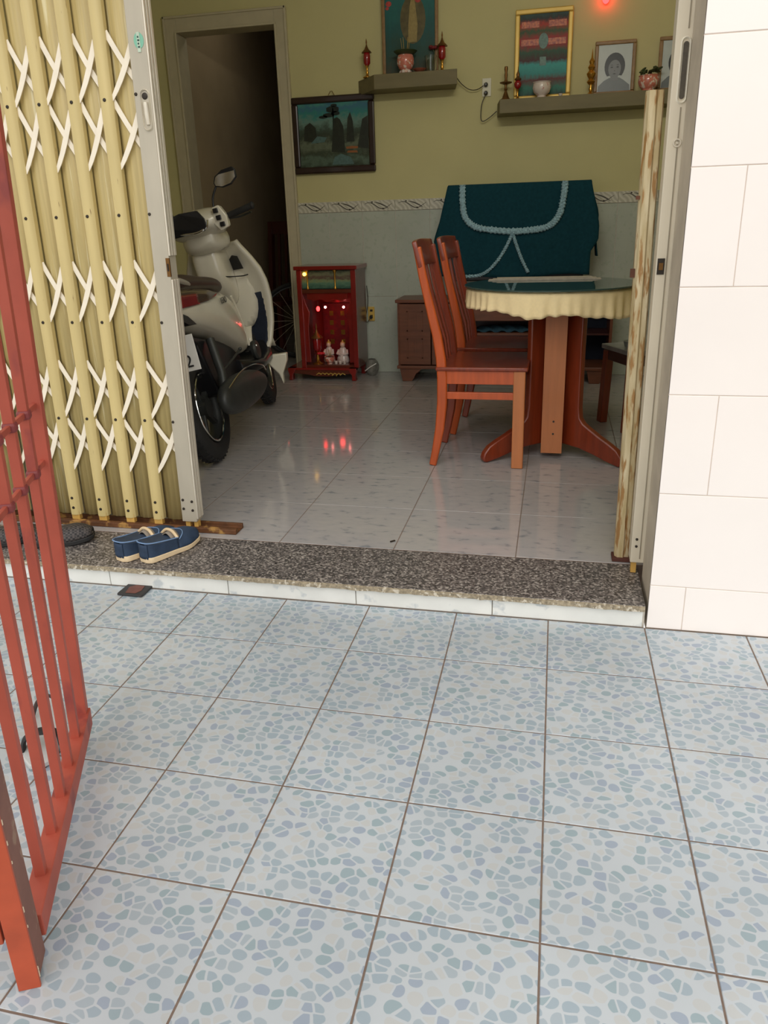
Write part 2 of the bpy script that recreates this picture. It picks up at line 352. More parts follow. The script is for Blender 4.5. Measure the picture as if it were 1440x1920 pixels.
# woven black shoe
m, nt, p = newmat('woven_black'); L = nt.links.new
tc = N(nt, 'ShaderNodeTexCoord'); ck = N(nt, 'ShaderNodeTexChecker'); ck.inputs['Scale'].default_value = 130; ck.inputs[1].default_value = rgb(34, 32, 34); ck.inputs[2].default_value = rgb(78, 72, 70)
L(tc.outputs['Object'], ck.inputs['Vector']); L(ck.outputs[0], p.inputs['Base Color']); p.inputs['Roughness'].default_value = .6; MT['weave'] = m
def print_mat(name, stops, scale=9, amount=.5, axis=2, rough=.55):
    """Flat printed picture: colour bands up the picture broken by noise (generated coordinates)."""
    m, nt, p = newmat(name); L = nt.links.new
    tc = N(nt, 'ShaderNodeTexCoord'); no = N(nt, 'ShaderNodeTexNoise'); no.inputs['Scale'].default_value = scale; no.inputs['Detail'].default_value = 6; no.inputs['Roughness'].default_value = .65; L(tc.outputs['Generated'], no.inputs['Vector'])
    sp = N(nt, 'ShaderNodeSeparateXYZ'); L(tc.outputs['Generated'], sp.inputs[0])
    ma = N(nt, 'ShaderNodeMath', operation='MULTIPLY_ADD'); L(no.outputs[0], ma.inputs[0]); ma.inputs[1].default_value = amount; L(sp.outputs[axis], ma.inputs[2])
    mb = N(nt, 'ShaderNodeMath', operation='SUBTRACT'); L(ma.outputs[0], mb.inputs[0]); mb.inputs[1].default_value = amount/2
    r = ramp(nt, stops); L(mb.outputs[0], r.inputs[0]); L(r.outputs[0], p.inputs['Base Color']); p.inputs['Roughness'].default_value = rough
    return m
def text_mesh(name, txt, size, loc, M, material, parent, extrude=.0006, align='CENTER'):
    cu = bpy.data.curves.new(name, 'FONT'); cu.body = txt; cu.size = size; cu.extrude = extrude; cu.align_x = align; cu.align_y = 'CENTER'
    to = bpy.data.objects.new('tmp', cu); COL.objects.link(to)
    dg = bpy.context.evaluated_depsgraph_get(); dg.update()
    me = bpy.data.meshes.new_from_object(to.evaluated_get(dg)); bpy.data.objects.remove(to); me.name = name
    o0 = ORI.get(parent, Vector((0,0,0)))
    me.transform(Matrix.Translation(Vector(loc) - o0) @ M.to_4x4()); me.materials.clear(); me.materials.append(material)
    o = bpy.data.objects.new(name, me); COL.objects.link(o); o.parent = parent
    return o

# ================================================================== the setting
H0 = .0735            # height of the indoor floor above the porch
YW = 1.11; XW = .283  # facade plane, right side of the opening
YB = 4.64             # back wall
def tile_field(root, name, xs, ys, ztop, th, m, gap=.0036, b=.0012, jitter=.0004):
    cache = {}
    for i in range(len(xs)-1):
        for j in range(len(ys)-1):
            wx, wy = xs[i+1]-xs[i]-gap, ys[j+1]-ys[j]-gap; k = (round(wx, 4), round(wy, 4))
            if k not in cache:
                o = MB().chamf(-wx/2, wx/2, -wy/2, wy/2, 0, th, b).build(name, m, root, smooth=False); cache[k] = o
            else:
                o = cache[k].copy(); COL.objects.link(o)
            o.location = ((xs[i]+xs[i+1])/2, (ys[j]+ys[j+1])/2, ztop-th + random.uniform(-jitter, jitter))
fl = MB().box(-2.52, 1.4, -.84, 1.11, -.05, -.0012).build('floor', MT['grout'], smooth=False)
tag(fl, 'outdoor porch floor of pale tiles printed with blue-grey pebbles', 'floor', kind='structure')
tile_field(fl, 'tile', [i*.28 for i in range(-9, 6)], [j*.28 for j in range(-3, 4)] + [1.107], 0, .008, MT['pebble'])
gd = MB().box(-14, 14, -16, -.845, -.09, -.05).box(-14, -2.525, -.845, 1.1, -.09, -.05).box(1.405, 14, -.845, 1.1, -.09, -.05).build('floor', mat('yard_concrete', rgb(165, 160, 150), .9, scale=3), smooth=False)
tag(gd, 'bare grey concrete yard in front of the tiled porch', 'ground', kind='structure')
fi = MB().box(-3.0, 1.15, 1.388, 7.6, -.05, H0-.001).build('floor', MT['grout'], smooth=False)
tag(fi, 'indoor floor of glossy pale grey tiles behind the granite sill', 'floor', kind='structure')
xs = [-.115 + k*.424 for k in range(-6, 3)]; xs = [-2.998] + xs + [1.148]
ys = [1.392 + j*.393 for j in range(0, 9)] + [4.64]
tile_field(fi, 'tile', xs, ys, H0, .006, MT['floor_in'], gap=.0025, jitter=.0001)
tile_field(fi, 'tile', [-2.7+.424*k for k in range(4)], [4.75+.4*k for k in range(7)], H0, .006, MT['floor_in'], gap=.0025)

# step: riser tiles and granite sill
st = MB().box(-2.52, XW-.004, 1.12, 1.386, -.02, .054).build('trim_1', MT['grout_light'], smooth=False)
tag(st, 'low white tiled step riser below the granite sill', 'step', kind='structure')
for a, b in [(-2.51, -1.93), (-1.92-.003, -1.485), (-1.482, -1.047), (-1.044, -.607), (-.604, -.172), (-.169, .272)]:
    MB().box(a, b, 1.11, 1.12, 0.001, .054).build('tile', MT['riser'], st, smooth=False, bevel=.001)
gs = MB().box(-2.52, XW-.006, 1.104, 1.386, .0545, H0+.0005).build('trim_2', MT['granite'], smooth=False, bevel=.0015)
tag(gs, 'speckled dark grey granite door sill across the whole opening', 'sill', kind='structure')
e = MB()
nn_ = 150; rnd = random.Random(3)
xsq = [-2.51 + (XW-.007+2.51)*i/nn_ for i in range(nn_+1)]
vs = []; 
for x in xsq:
    j1, j2 = rnd.uniform(0, .004), rnd.uniform(0, .003)
    vs += [(x, 1.105, .0735-.0005), (x, 1.099-j1, .0715-j2), (x, 1.098-j1, .060-j2), (x, 1.105, .055)]
e.add(vs, [(i*4+k, (i+1)*4+k, (i+1)*4+k+1, i*4+k+1) for i in range(nn_) for k in range(3)])
e.build('rough_edge', MT['granite_edge'], gs, smooth=False, label='rough broken pale front edge of the granite')

# facade right of the opening
wf = MB().box(XW+.004, 1.6, 1.12, 1.312, -.02, 3.0).box(XW+.024, 1.6, 1.312, 1.52, -.02, 3.0).build('wall_front', MT['plaster_beige'], smooth=False)
tag(wf, 'cream tiled wall to the right of the doorway', 'wall', kind='structure')
MB().box(XW+.002, 1.6, 1.1118, 1.121, 0, 2.98).build('tile_grout', mat('facade_grout', rgb(214, 200, 188), .8), wf, smooth=False)
zs = [0, .14, .424, .704, .982, 1.264, 1.545, 1.83, 2.11, 2.39, 2.67, 2.98]
offs = [.383, .69, .412, .69, .412, .69, .412, .69, .412, .69, .412]
offs = [.383, .70, .70, .409, .70, .412, .70, .42, .70, .41, .70]
offs = [.383, .70, .410, .70, .412, .70, .422, .70, .41, .70, .41]
for r_ in range(len(zs)-1):
    js = [XW+.001] + [offs[r_] + .56*k for k in range(4) if XW+.05 < offs[r_]+.56*k < 1.55] + [1.6]
    for a, b in zip(js[:-1], js[1:]):
        MB().box(a+.001, b-.001, 1.11, 1.12, zs[r_]+.0012, zs[r_+1]-.0012).build('tile', MT['facade'], wf, smooth=False, bevel=.0012)
# rest of the front wall (left, header) and room shell
wl = MB().box(-3.6, -2.52, 1.12, 1.5, -.02, 3.0).build('wall_front_left', MT['facade'], smooth=False)
tag(wl, 'cream front wall beyond the left end of the folding gate', 'wall', kind='structure')
hd = MB().box(-2.52, XW+.024, 1.12, 1.5, 2.5, 3.0).build('wall_header', MT['facade'], smooth=False)
tag(hd, 'cream wall strip above the doorway', 'wall', kind='structure')
ce = MB().box(-3.1, 1.6, 1.1, 7.7, 3.0, 3.1).build('ceiling', MT['ceiling'], smooth=False)
tag(ce, 'white ceiling of the front room', 'ceiling', kind='structure')
w1 = MB().box(-3.1, -3.0, 1.5, 7.7, -.02, 3.0).build('wall_left', MT['yellow'], smooth=False)
tag(w1, 'yellow left side wall of the front room', 'wall', kind='structure')
w2 = MB().box(1.15, 1.6, 1.52, 4.64, -.02, 3.0).build('wall_right', MT['yellow'], smooth=False)
tag(w2, 'yellow right side wall of the front room', 'wall', kind='structure')
# back wall with doorway hole x -2.71..-1.96, z < 2.47
DX0, DX1, DZ = -2.715, -1.965, 2.47
wb = MB().box(-3.0, DX0, YB, 4.76, 0, 3.0).box(DX0, DX1, YB, 4.76, DZ, 3.0).box(DX1, 1.15, YB, 4.76, 0, 3.0).build('wall_back', MT['yellow'], smooth=False)
tag(wb, 'pale yellow back wall above the tiled dado', 'wall', kind='structure')
# dado tiles
x = -1.91
joints = [-1.91, -1.66, -1.41, -1.165, -.915, -.66, -.405, -.15, .107, .362, .617, .872, 1.148]
for a, b in zip(joints[:-1], joints[1:]):
    for z0, z1 in ((H0, .638), (.638, 1.236)):
        MB().box(a+.0022, b-.0022, YB-.010, YB+.002, z0+.0015, z1-.0015).build('tile', MT['wainscot'], wb, smooth=False, bevel=.001)
MB().box(-1.91, 1.15, YB-.006, YB+.001, H0, 1.31).build('dado_grout', MT['grout_light'], wb, smooth=False)
bt = None
dots = MB()
for k, (a, b) in enumerate(zip(joints[:-1], joints[1:])):
    c = (a+b)/2; wd = b-a-.002
    o = MB().box(-wd/2, wd/2, -.006, .006, 0, .070).build('border_tile', MT['border'], wb, smooth=False, bevel=.001)
    o.location = (c, YB-.008, 1.238)
    # printed motif: a leaf curve and two dots
    pb = MB()
    pts = [(-.10+.2*t, -.0068, .035+.022*math.sin(t*2*PI+.6)) for t in [i/14 for i in range(15)]]
    pb.strip(pts, .001, [.004*math.sin(PI*(i+.5)/15)+.002 for i in range(15)])
    pts = [(-.03+.11*t, -.0068, .058-.045*t**1.6) for t in [i/10 for i in range(11)]]
    pb.strip(pts, .001, [.007*math.sin(PI*(i+.5)/11)+.001 for i in range(11)])
    pb.lathe([(.006, 0), (.006, .001)], 8, (-.045, -.0063, .060), M=Matrix.Rotation(PI/2, 3, 'X'))
    pb.lathe([(.006, 0), (.006, .001)], 8, (.035, -.0063, .014), M=Matrix.Rotation(PI/2, 3, 'X'))
    q_ = pb.build('border_motif', MT['dark_grey'] if False else mat('motif_ink', rgb(74, 70, 58), .5) if k == 0 else bpy.data.materials['motif_ink'], o, smooth=False)
# door frame
df = MB()
df.box(-2.80, DX0+.012, YB-.022, 4.77, H0, 2.56)
df.box(DX1-.012, -1.89, YB-.022, 4.77, H0, 2.56)
df.box(DX0+.012, DX1-.012, YB-.022, 4.77, 2.455, 2.56)
df2 = MB()
for a, b in ((-2.80, -2.785), (DX0-.003, DX0+.0125), (DX1-.0125, DX1+.003), (-1.905, -1.889)):
    df2.box(a, b, YB-.032, YB-.02, H0, 2.56 if abs(a) > 2.75 or a > -1.93 else 2.456)
df2.box(-2.80, -1.89, YB-.032, YB-.02, 2.545, 2.56); df2.box(DX0, DX1, YB-.032, YB-.02, 2.455, 2.47)
d_ = df.build('door_1', MT['frame_white'], smooth=False, bevel=.003)
tag(d_, 'cream painted frame of the dark inner doorway', 'door frame', kind='structure')
df2.build('frame_moulding', MT['frame_white'], d_, smooth=False, bevel=.003)
# corridor behind the doorway
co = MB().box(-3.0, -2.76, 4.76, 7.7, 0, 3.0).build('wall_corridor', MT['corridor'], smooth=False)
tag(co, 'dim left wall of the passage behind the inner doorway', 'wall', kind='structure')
co = MB().box(-1.4, -1.28, 4.76, 7.7, 0, 3.0).build('wall_corridor', mat('passage_shaded', rgb(84, 74, 56), .9), smooth=False)  # darker than the left wall: passage shade put into the wall colour
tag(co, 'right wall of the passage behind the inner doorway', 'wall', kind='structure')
co = MB().box(-2.76, -1.4, 7.3, 7.7, 0, 3.0).build('wall_corridor', mat('passage_end_shaded', rgb(70, 62, 50), .9), smooth=False)  # dimness at the far end painted into the wall colour
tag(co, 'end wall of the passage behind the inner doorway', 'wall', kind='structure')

# ================================================================== folding gate
GY = 1.45
fg = thing('folding_gate', 'cream steel folding gate with crossed lattice strips, pushed to the left', 'gate', (-1.35, GY, H0), world=True)
zt = 2.42
LEAN = .013
def shear(mb):
    for v_ in mb.v: v_.x += LEAN*(v_.z-.1)
    return mb
def bar_mesh(x0, x1):
    b = MB(); n = 6; pr = [(x0, GY-.004), (x0+.006, GY-.012), (x0+.016, GY-.015), (x1-.014, GY-.015), (x1-.005, GY-.010), (x1, GY-.002), (x1, GY+.016), (x0, GY+.016)]
    b.prism(pr, zt-.115, lambda a, c, t: Vector((a, c, (zt+.115)/2+t)))
    return shear(b)
nb = 9; PIT = .118; BWD = .043
for i in range(nb):
    x1 = -1.4455 - i*PIT; x0 = x1 - BWD
    bo = bar_mesh(x0, x1).build('upright_bar', MT['gate_bar'], fg, ang=30)
    rv = MB()
    for z in (2.1, 1.552, 1.207, .856, .504, .185, .145):
        rv.lathe([(.006, 0), (.005, .003), (.0005, .004)], 8, ((x0+x1)/2, GY-.0145, z), M=Matrix.Rotation(PI/2, 3, 'X'))
    shear(rv).build('rivet', MT['dark_steel'], bo)['kind'] = 'stuff'
    MB().box(x0+.006, x1-.004, GY-.010, GY+.008, .095, .13).build('foot', MT['foot_orange'], bo, smooth=False)
for i in range(nb):
    xl = -1.4455 - i*PIT; xr = xl + (PIT-BWD if i else .089)
    pn = MB()
    x0, x1 = xl-.010, xr-.002
    def fn(u, v, x0=x0, x1=x1):
        return Vector((x0+(x1-x0)*u, GY+.036-.022*math.sin(PI*u)**.7 + .0012*math.sin(u*26), .108+(zt-.108)*v))
    pn.grid(15, 3, fn)
    shear(pn).build('sheet_panel', MT['gate_panel'], fg, solid=.0012)
    for (a, b, c, d) in ((2.33, 2.16, 2.30, 2.12), (2.12, 1.96, 2.09, 1.91), (1.745, 1.59, 1.722, 1.553), (1.552, 1.395, 1.53, 1.35), (1.06, .905, 1.043, .858), (.715, .575, .692, .509), (.497, .37, .48, .30)):
        e1_, e2_ = xl-.003, xr+.004
        pts = [(e1_+(e2_-e1_)*t, GY+.006+.004*t, a+(b-a)*t-.008*math.sin(PI*t)) for t in (0, .2, .4, .6, .8, 1)]
        shear(MB().strip(pts, .0025, .0165)).build('lattice_strip', MT['lattice'], fg, smooth=False)
        pts = [(e2_+(e1_-e2_)*t, GY+.001-.001*t, c+(d-c)*t-.012*math.sin(PI*t)) for t in (0, .2, .4, .6, .8, 1)]
        shear(MB().strip(pts, .0025, [.017, .0185, .0185, .017, .015, .010])).build('lattice_strip', MT['lattice'], fg, smooth=False)
# leading post of the left leaf
lp = shear(MB().box(-1.357, -1.298, 1.425, 1.478, .118, zt)).build('leading_post', MT['gate_grey'], fg, smooth=False, bevel=.003)
for z0, z1 in ((.13, .998), (1.075, zt)):
    sb = MB()
    for a, b in ((1.427, 1.438), (1.444, 1.456), (1.462, 1.475)): sb.box(-1.2985, -1.293, a, b, z0, z1)
    shear(sb).build('lit_fold', MT['steel'], lp, smooth=False, bevel=.001, label='folded steel edge coloured bright to look lit')  # strips coloured bright for the light caught along the fold
hp = MB()
Mx = Matrix.Rotation(PI/2, 3, 'X')
def stadium(c, hw, hh, n=8):
    p = []
    for k in range(n+1): a = PI*k/n; p.append((c[0]+hw*math.cos(a), c[1]+hh-hw+hw*math.sin(a)))
    for k in range(n+1): a = PI+PI*k/n; p.append((c[0]+hw*math.cos(a), c[1]-hh+hw+hw*math.sin(a)))
    return p
def ringplate(mb, c, hw, hh, bw, y, th):
    o_ = stadium(c, hw, hh); i_ = stadium(c, hw-bw, hh-bw); n = len(o_)
    vs = [(a, y, b) for a, b in o_] + [(a, y-th, b) for a, b in [((p[0]*.5+q[0]*.5), (p[1]*.5+q[1]*.5)) for p, q in zip(o_, i_)]] + [(a, y, b) for a, b in i_]
    fs = []
    for k in range(n):
        k2 = (k+1) % n; fs += [(k, k2, n+k2, n+k), (n+k, n+k2, 2*n+k2, 2*n+k)]
    mb.add(vs, fs)
hx = -1.300
ringplate(hp, (hx, 1.513), .0165, .060, .0045, 1.425, .006)
h_o = hp.build('handle_rim', MT['steel'], lp)
MB().prism(stadium((hx, 1.513), .012, .055), .001, lambda a, b, t: Vector((a, 1.4247+t, b))).build('handle_hollow', MT['gate_grey'], h_o, smooth=False)
MB().tube([(hx+.001, 1.4235, 1.472), (hx+.001, 1.421, 1.50), (hx, 1.421, 1.535)], [.006, .008, .0075], 10).build('handle_grip', MT['steel'], h_o)
MB().ell((hx-.001, 1.4235, 1.553), .010, .002, .010).build('handle_hole', MT['dark_steel'], h_o)
sk = MB().lathe([(.0165, 0), (.0165, .0012)], 20, (-1.299, 1.425, 1.705), sy=1.35, M=Mx).build('sticker', MT['sticker'], lp, smooth=False, label='mint green oval maker sticker')
MB().box(-1.3045, -1.2945, 1.4225, 1.425, 1.674, 1.728).build('sticker_tab', mat('tab_mint', rgb(188, 206, 186), .5), sk, smooth=False)
ik = MB()
for k, z in enumerate((1.688, 1.697, 1.706, 1.715)): ik.box(-1.3025, -1.3025+(.005 if k % 2 else .0065), 1.4218, 1.4226, z-.0028, z+.0022)
ik.build('sticker_print', mat('sticker_ink', rgb(36, 74, 62), .5), sk, smooth=False)['kind'] = 'stuff'
lk = MB().box(-1.297, -1.2845, 1.4235, 1.430, 1.008, 1.068).build('lock_plate', MT['brass'], lp, smooth=False)
MB().box(-1.293, -1.2885, 1.421, 1.4236, 1.026, 1.05).build('lock_slot', MT['dark_steel'], lk, smooth=False)
rv = MB()
for p_ in ((-1.350, 1.56), (-1.350, 1.207), (-1.350, .856), (-1.350, .504), (-1.346, .205), (-1.346, .170), (-1.310, .20), (-1.310, .165)):
    rv.lathe([(.0055, 0), (.0045, .003), (.0005, .004)], 8, (p_[0], 1.425, p_[1]), M=Mx)
shear(rv).build('rivet', MT['dark_steel'], lp)['kind'] = 'stuff'
MB().box(-1.350, -1.332, 1.437, 1.458, .092, .12).box(-1.316, -1.300, 1.437, 1.458, .092, .12).build('foot', MT['foot_orange'], lp, smooth=False)
# bottom track
tr = MB().prism([(1.428, .0745), (1.502, .0745), (1.502, .094), (1.492, .094), (1.490, .079), (1.452, .079), (1.450, .090), (1.442, .097), (1.430, .092)], 1.37, lambda a, b, t: Vector((-1.147-.685+t, a, b)))
tag(tr.build('gate_track', MT['rust_rail'], bevel=.0015), 'rusty brown floor track under the left folding gate', 'track')
# right leaf, pushed into the side of the opening
rg = thing('folding_gate', 'grey closing post of the folding gate at the right side of the opening', 'gate', (.272, 1.34, H0), world=True)
MT['gate_grey_light'] = mat('gate_grey_light', rgb(222, 212, 190), .42, metal=.1, var=.06, scale=9, stretch=(2, 2, .5))  # gate grey made paler to offset the shade of the recess
rp = MB().box(.247, .304, 1.315, 1.375, .115, zt).build('leading_post', MT['gate_grey_light'], rg, smooth=False, bevel=.003)
MB().box(.2735, .2765, 1.3125, 1.316, .13, 1.42).box(.2755, .2785, 1.3125, 1.316, 1.60, 2.4).build('seam', mat('seam_line', rgb(150, 140, 120), .7), rp, smooth=False)  # seam drawn as thin, slightly darker strips
MB().box(.292, .305, 1.308, 1.3145, .12, 2.4).build('edge_fold', MT['gate_grey_light'], rp, smooth=False, bevel=.002)
hp = MB(); ringplate(hp, (.2745, 1.505), .0135, .078, .006, 1.315, .006)
h_o = hp.build('handle_rim', mat('white_handle', rgb(240, 234, 216), .35), rp)
MB().prism(stadium((.2745, 1.505), .0065, .066), .002, lambda a, b, t: Vector((a, 1.3135+t, b))).build('handle_hollow', mat('mottled_hollow', rgb(120, 110, 92), .5, var=.5, scale=90, col2=rgb(70, 62, 52)), h_o, smooth=False)  # hollow filled with a mottled darker grey
MB().torus((.2735, 1.313, 1.335), .009, .0025, 18, 6, M=Mx).lathe([(.004, 0), (.003, .003)], 8, (.2735, 1.315, 1.335), M=Mx).build('keyhole', MT['steel'], rp)
lk = MB().box(.251, .270, 1.3125, 1.316, 1.000, 1.043).build('lock_plate', MT['dark_steel'], rp, smooth=False)
MB().box(.255, .266, 1.310, 1.313, 1.012, 1.031).build('lock_slot', MT['brass'], lk, smooth=False)
rv = MB()
for z in (.172, .196): rv.lathe([(.0045, 0), (.004, .003), (.0005, .004)], 8, (.262, 1.315, z), M=Mx)
rv.build('rivet', MT['dark_steel'], rp)['kind'] = 'stuff'
MB().box(.252, .268, 1.325, 1.345, .076, .118).build('foot', MT['foot_orange'], rp, smooth=False)
# rusty drop post
rs = thing('gate_stop_post', 'short rust-stained cream angle post standing just left of the grey closing post', 'post', (.235, 1.44, H0), world=True)
pb = MB()
def lean(x, z): return x - .018*(z-H0)/1.4
pb2 = []
prof = [(.214, 1.425), (.222, 1.412), (.240, 1.412), (.245, 1.418), (.258, 1.418), (.262, 1.424), (.262, 1.446), (.256, 1.446), (.256, 1.428), (.222, 1.426), (.220, 1.448), (.214, 1.448)]
nz = 8; vs = []; fs = []
for j in range(nz+1):
    z = H0+.012 + (1.478-H0-.012)*j/nz
    for a, b in prof: vs.append((a-.006 - .012*(z-H0)/1.4 , b, z))
n_ = len(prof)
for j in range(nz):
    for k in range(n_): fs.append((j*n_+k, j*n_+(k+1) % n_, (j+1)*n_+(k+1) % n_, (j+1)*n_+k))
fs.append(tuple(range(n_))[::-1]); fs.append(tuple(nz*n_+k for k in range(n_)))
pb.add(vs, fs).build('angle_bar', MT['rusty'], rs, smooth=False)
MB().box(.200, .272, 1.402, 1.458, H0+.001, H0+.013).build('base_plate', mat('dark_rust', rgb(84, 46, 36), .8, var=.3), rs, smooth=False, bevel=.002)
MB().box(.190, .203, 1.418, 1.428, .985, 1.01).box(.190, .2, 1.418, 1.426, 1.20, 1.21).build('latch_stub', mat('dark_rust2', rgb(96, 58, 40), .8, var=.3), rs, smooth=False)

# ================================================================== red iron gate in the foreground
Fp = Vector((-1.103, .386, 0)); Np = Vector((-.804, -.244, 0)); Dg = (Np-Fp).normalized(); Ng = Vector((-Dg.y, Dg.x, 0))
ig = thing('iron_gate', 'open red iron bar gate in the left foreground', 'gate', tuple(Fp), world=True)
def G(t, off, z): return Fp + Dg*t + Ng*(off + .036*z*max(0, 1-t/.7)) + Vector((0,0,z))
def gbox(mb, t0, t1, o0, o1, z0, z1):
    return mb.add([G(t0,o0,z0),G(t1,o0,z0),G(t1,o1,z0),G(t0,o1,z0),G(t0,o0,z1),G(t1,o0,z1),G(t1,o1,z1),G(t0,o1,z1)],
        [(0,3,2,1),(4,5,6,7),(0,1,5,4),(1,2,6,5),(2,3,7,6),(3,0,4,7)])
gbox(MB(), .042, .068, -.013, .013, .05, 1.75).build('end_stile', MT['red_iron'], ig, smooth=False, bevel=.002)
BT = (.147, .245, .337, .437, .537)
for t in BT:
    gbox(MB(), t-.009, t+.009, -.009, .009, .08, 1.7).build('bar', MT['red_iron'], ig, smooth=False, bevel=.0015)
gbox(MB(), .042, .63, -.018, .018, .038, .085).build('bottom_rail', MT['red_iron'], ig, smooth=False, bevel=.002)
gbox(MB(), .042, .63, -.015, .015, 1.70, 1.745).build('top_rail', MT['red_iron'], ig, smooth=False, bevel=.002)
dcol = mat('dark_red_collar', rgb(128, 54, 54), .5)
for z in (.707, .828):
    for t in (.055,) + BT[:5]:
        gbox(MB(), t-.0125, t+.0125, -.0125, .0125, z-.010, z+.010).build('collar', dcol, ig, smooth=False, bevel=.006)
    gbox(MB(), .06, .63, -.004, .004, z-.006, z+.006).build('cross_rail', MT['red_iron'], ig, smooth=False, bevel=.001)
ps = gbox(MB(), .636, .69, -.018, .014, .012, 1.85).build('hinge_stile', MT['brown_iron'], ig, smooth=False, bevel=.002)
gbox(MB(), .688, .694, -.019, .015, 0.0, 1.86).build('painted_face', MT['orange_iron'], ps, smooth=False, bevel=.001, label='bright orange front face of the hinge stile')
fl_ = MB()
rnd = random.Random(5)
for k in range(16):
    z = .02+rnd.random()*.5
    c = G(.6875, .0142, z); fl_.cbox(c, (.0022, .0022, .003+rnd.random()*.009))
fl_.build('chipped_paint', mat('bare_paint', rgb(222, 206, 176), .7), ps, smooth=False)['kind'] = 'stuff'
gbox(MB(), .675, .69, -.36, -.024, .10, .145).build('side_rail', MT['orange_iron'], ig, smooth=False, bevel=.002)

# ================================================================== dining table
TX, TY = -.045, 2.72; ZG = .867
tb = thing('dining_table', 'round pedestal dining table with dark glass top and cream ruffled skirt', 'table', (TX, 2.70, H0), world=True)
cx, cy = -.006, 2.65
def rad(ang):
    u = Vector((math.cos(ang), math.sin(ang), 0)); v = Vector((-u.y, u.x, 0))
    return lambda a, b, t: Vector((cx, cy, 0)) + u*a + v*t + Vector((0, 0, b))
prof = [(0, .845), (.150, .845), (.148, .60), (.150, .32), (.156, .27), (.175, .245), (.21, .225), (.26, .198), (.315, .172), (.355, .150), (.380, .122), (.388, .098), (.383, .080), (.368, .0745), (.31, .086), (.24, .106), (.16, .124), (.08, .130), (0, .13)]
for k, dg in enumerate((214, 326, 90)):
    MB().prism(prof, .036, rad(math.radians(dg))).build('pedestal_leg', MT['wood_red'], tb, bevel=.006, ang=35)
for sg, m_ in ((-1, MT['wood_light']),):
    b = MB(); y0 = cy - .115
    b.chamf(cx-.052, cx+.045, min(y0, y0-sg*.03), max(y0, y0-sg*.03), .100, .845, .001)
    o = b.build('centre_board', m_, tb, smooth=False, bevel=.004, label='light brown flat centre board of the pedestal')
    if sg < 0:
        MB().lathe([(.005, 0), (.005, .001)], 10, (cx+.002, y0-.0005, .255), M=Matrix.Rotation(PI/2, 3, 'X')).build('screw_hole', MT['dark_steel'], o, smooth=False)
        MB().lathe([(.005, 0), (.005, .001)], 10, (cx+.002, y0-.0005, .195), M=Matrix.Rotation(PI/2, 3, 'X')).build('screw_hole', MT['dark_steel'], o, smooth=False)
MB().box(cx-.05, cx+.043, cy-.086, cy+.05, .11, .845).build('core_post', MT['wood_red'], tb, smooth=False)
MB().lathe([(.37, .843), (.378, .848), (.378, .858)], 48, (TX, TY, 0)).build('table_top', MT['wood_dark'], tb)
DROP = [(-180, .080), (-155, .088), (-125, .083), (-112, .098), (-100, .112), (-88, .099), (-78, .095), (-60, .112), (-35, .126), (0, .11), (60, .09), (120, .10), (180, .080)]
def drop_at(a):
    d = (math.degrees(a)+180) % 360 - 180
    for (p_, q_), (r_, s_) in zip(DROP[:-1], DROP[1:]):
        if d <= r_: f = (d-p_)/(r_-p_); f = f*f*(3-2*f); return q_+(s_-q_)*f
    return .08
def skirt(u, v):
    a = 2*PI*u
    drop = drop_at(a) + .0025*math.sin(a*41)
    fr = math.sin(a*44 + 1.5*math.sin(a*5)); r = .390 + .004*v + .008*v*fr*(.65+.35*math.sin(a*7)) + .006*v*math.sin(a*13)
    if v < .12: r -= .010*(1-v/.12)
    return Vector((TX+math.cos(a)*r, TY+math.sin(a)*r, .8615 - drop*v))
MB().grid(300, 9, skirt, close_u=True).lathe([(.001, .8595), (.382, .8605), (.382, .8615), (.001, .8605)], 40, (TX, TY, 0)).build('cloth_skirt', MT['cream'], tb, solid=.0015)
MB().lathe([(.001, .8625), (.397, .8625), (.401, .8645), (.401, .8685), (.398, .8705), (.001, .8705)], 64, (TX, TY, 0)).build('glass_top', MT['glass_top'], tb, ang=30, label='dark reflective glass disc')
nw = MB()
for k in range(3):
    a_ = .04*k
    nw.cbox((-.08, 2.935+.006*k, .8725+.0036*k), (.54-.04*k, .085, .003), Matrix.Rotation(.02+a_*.3, 3, 'Z'))
tag(nw.build('newspaper', mat('newsprint', rgb(168, 160, 144), .8, var=.15, scale=40), smooth=False), 'flat folded newspaper lying on the far side of the glass table', 'newspaper')

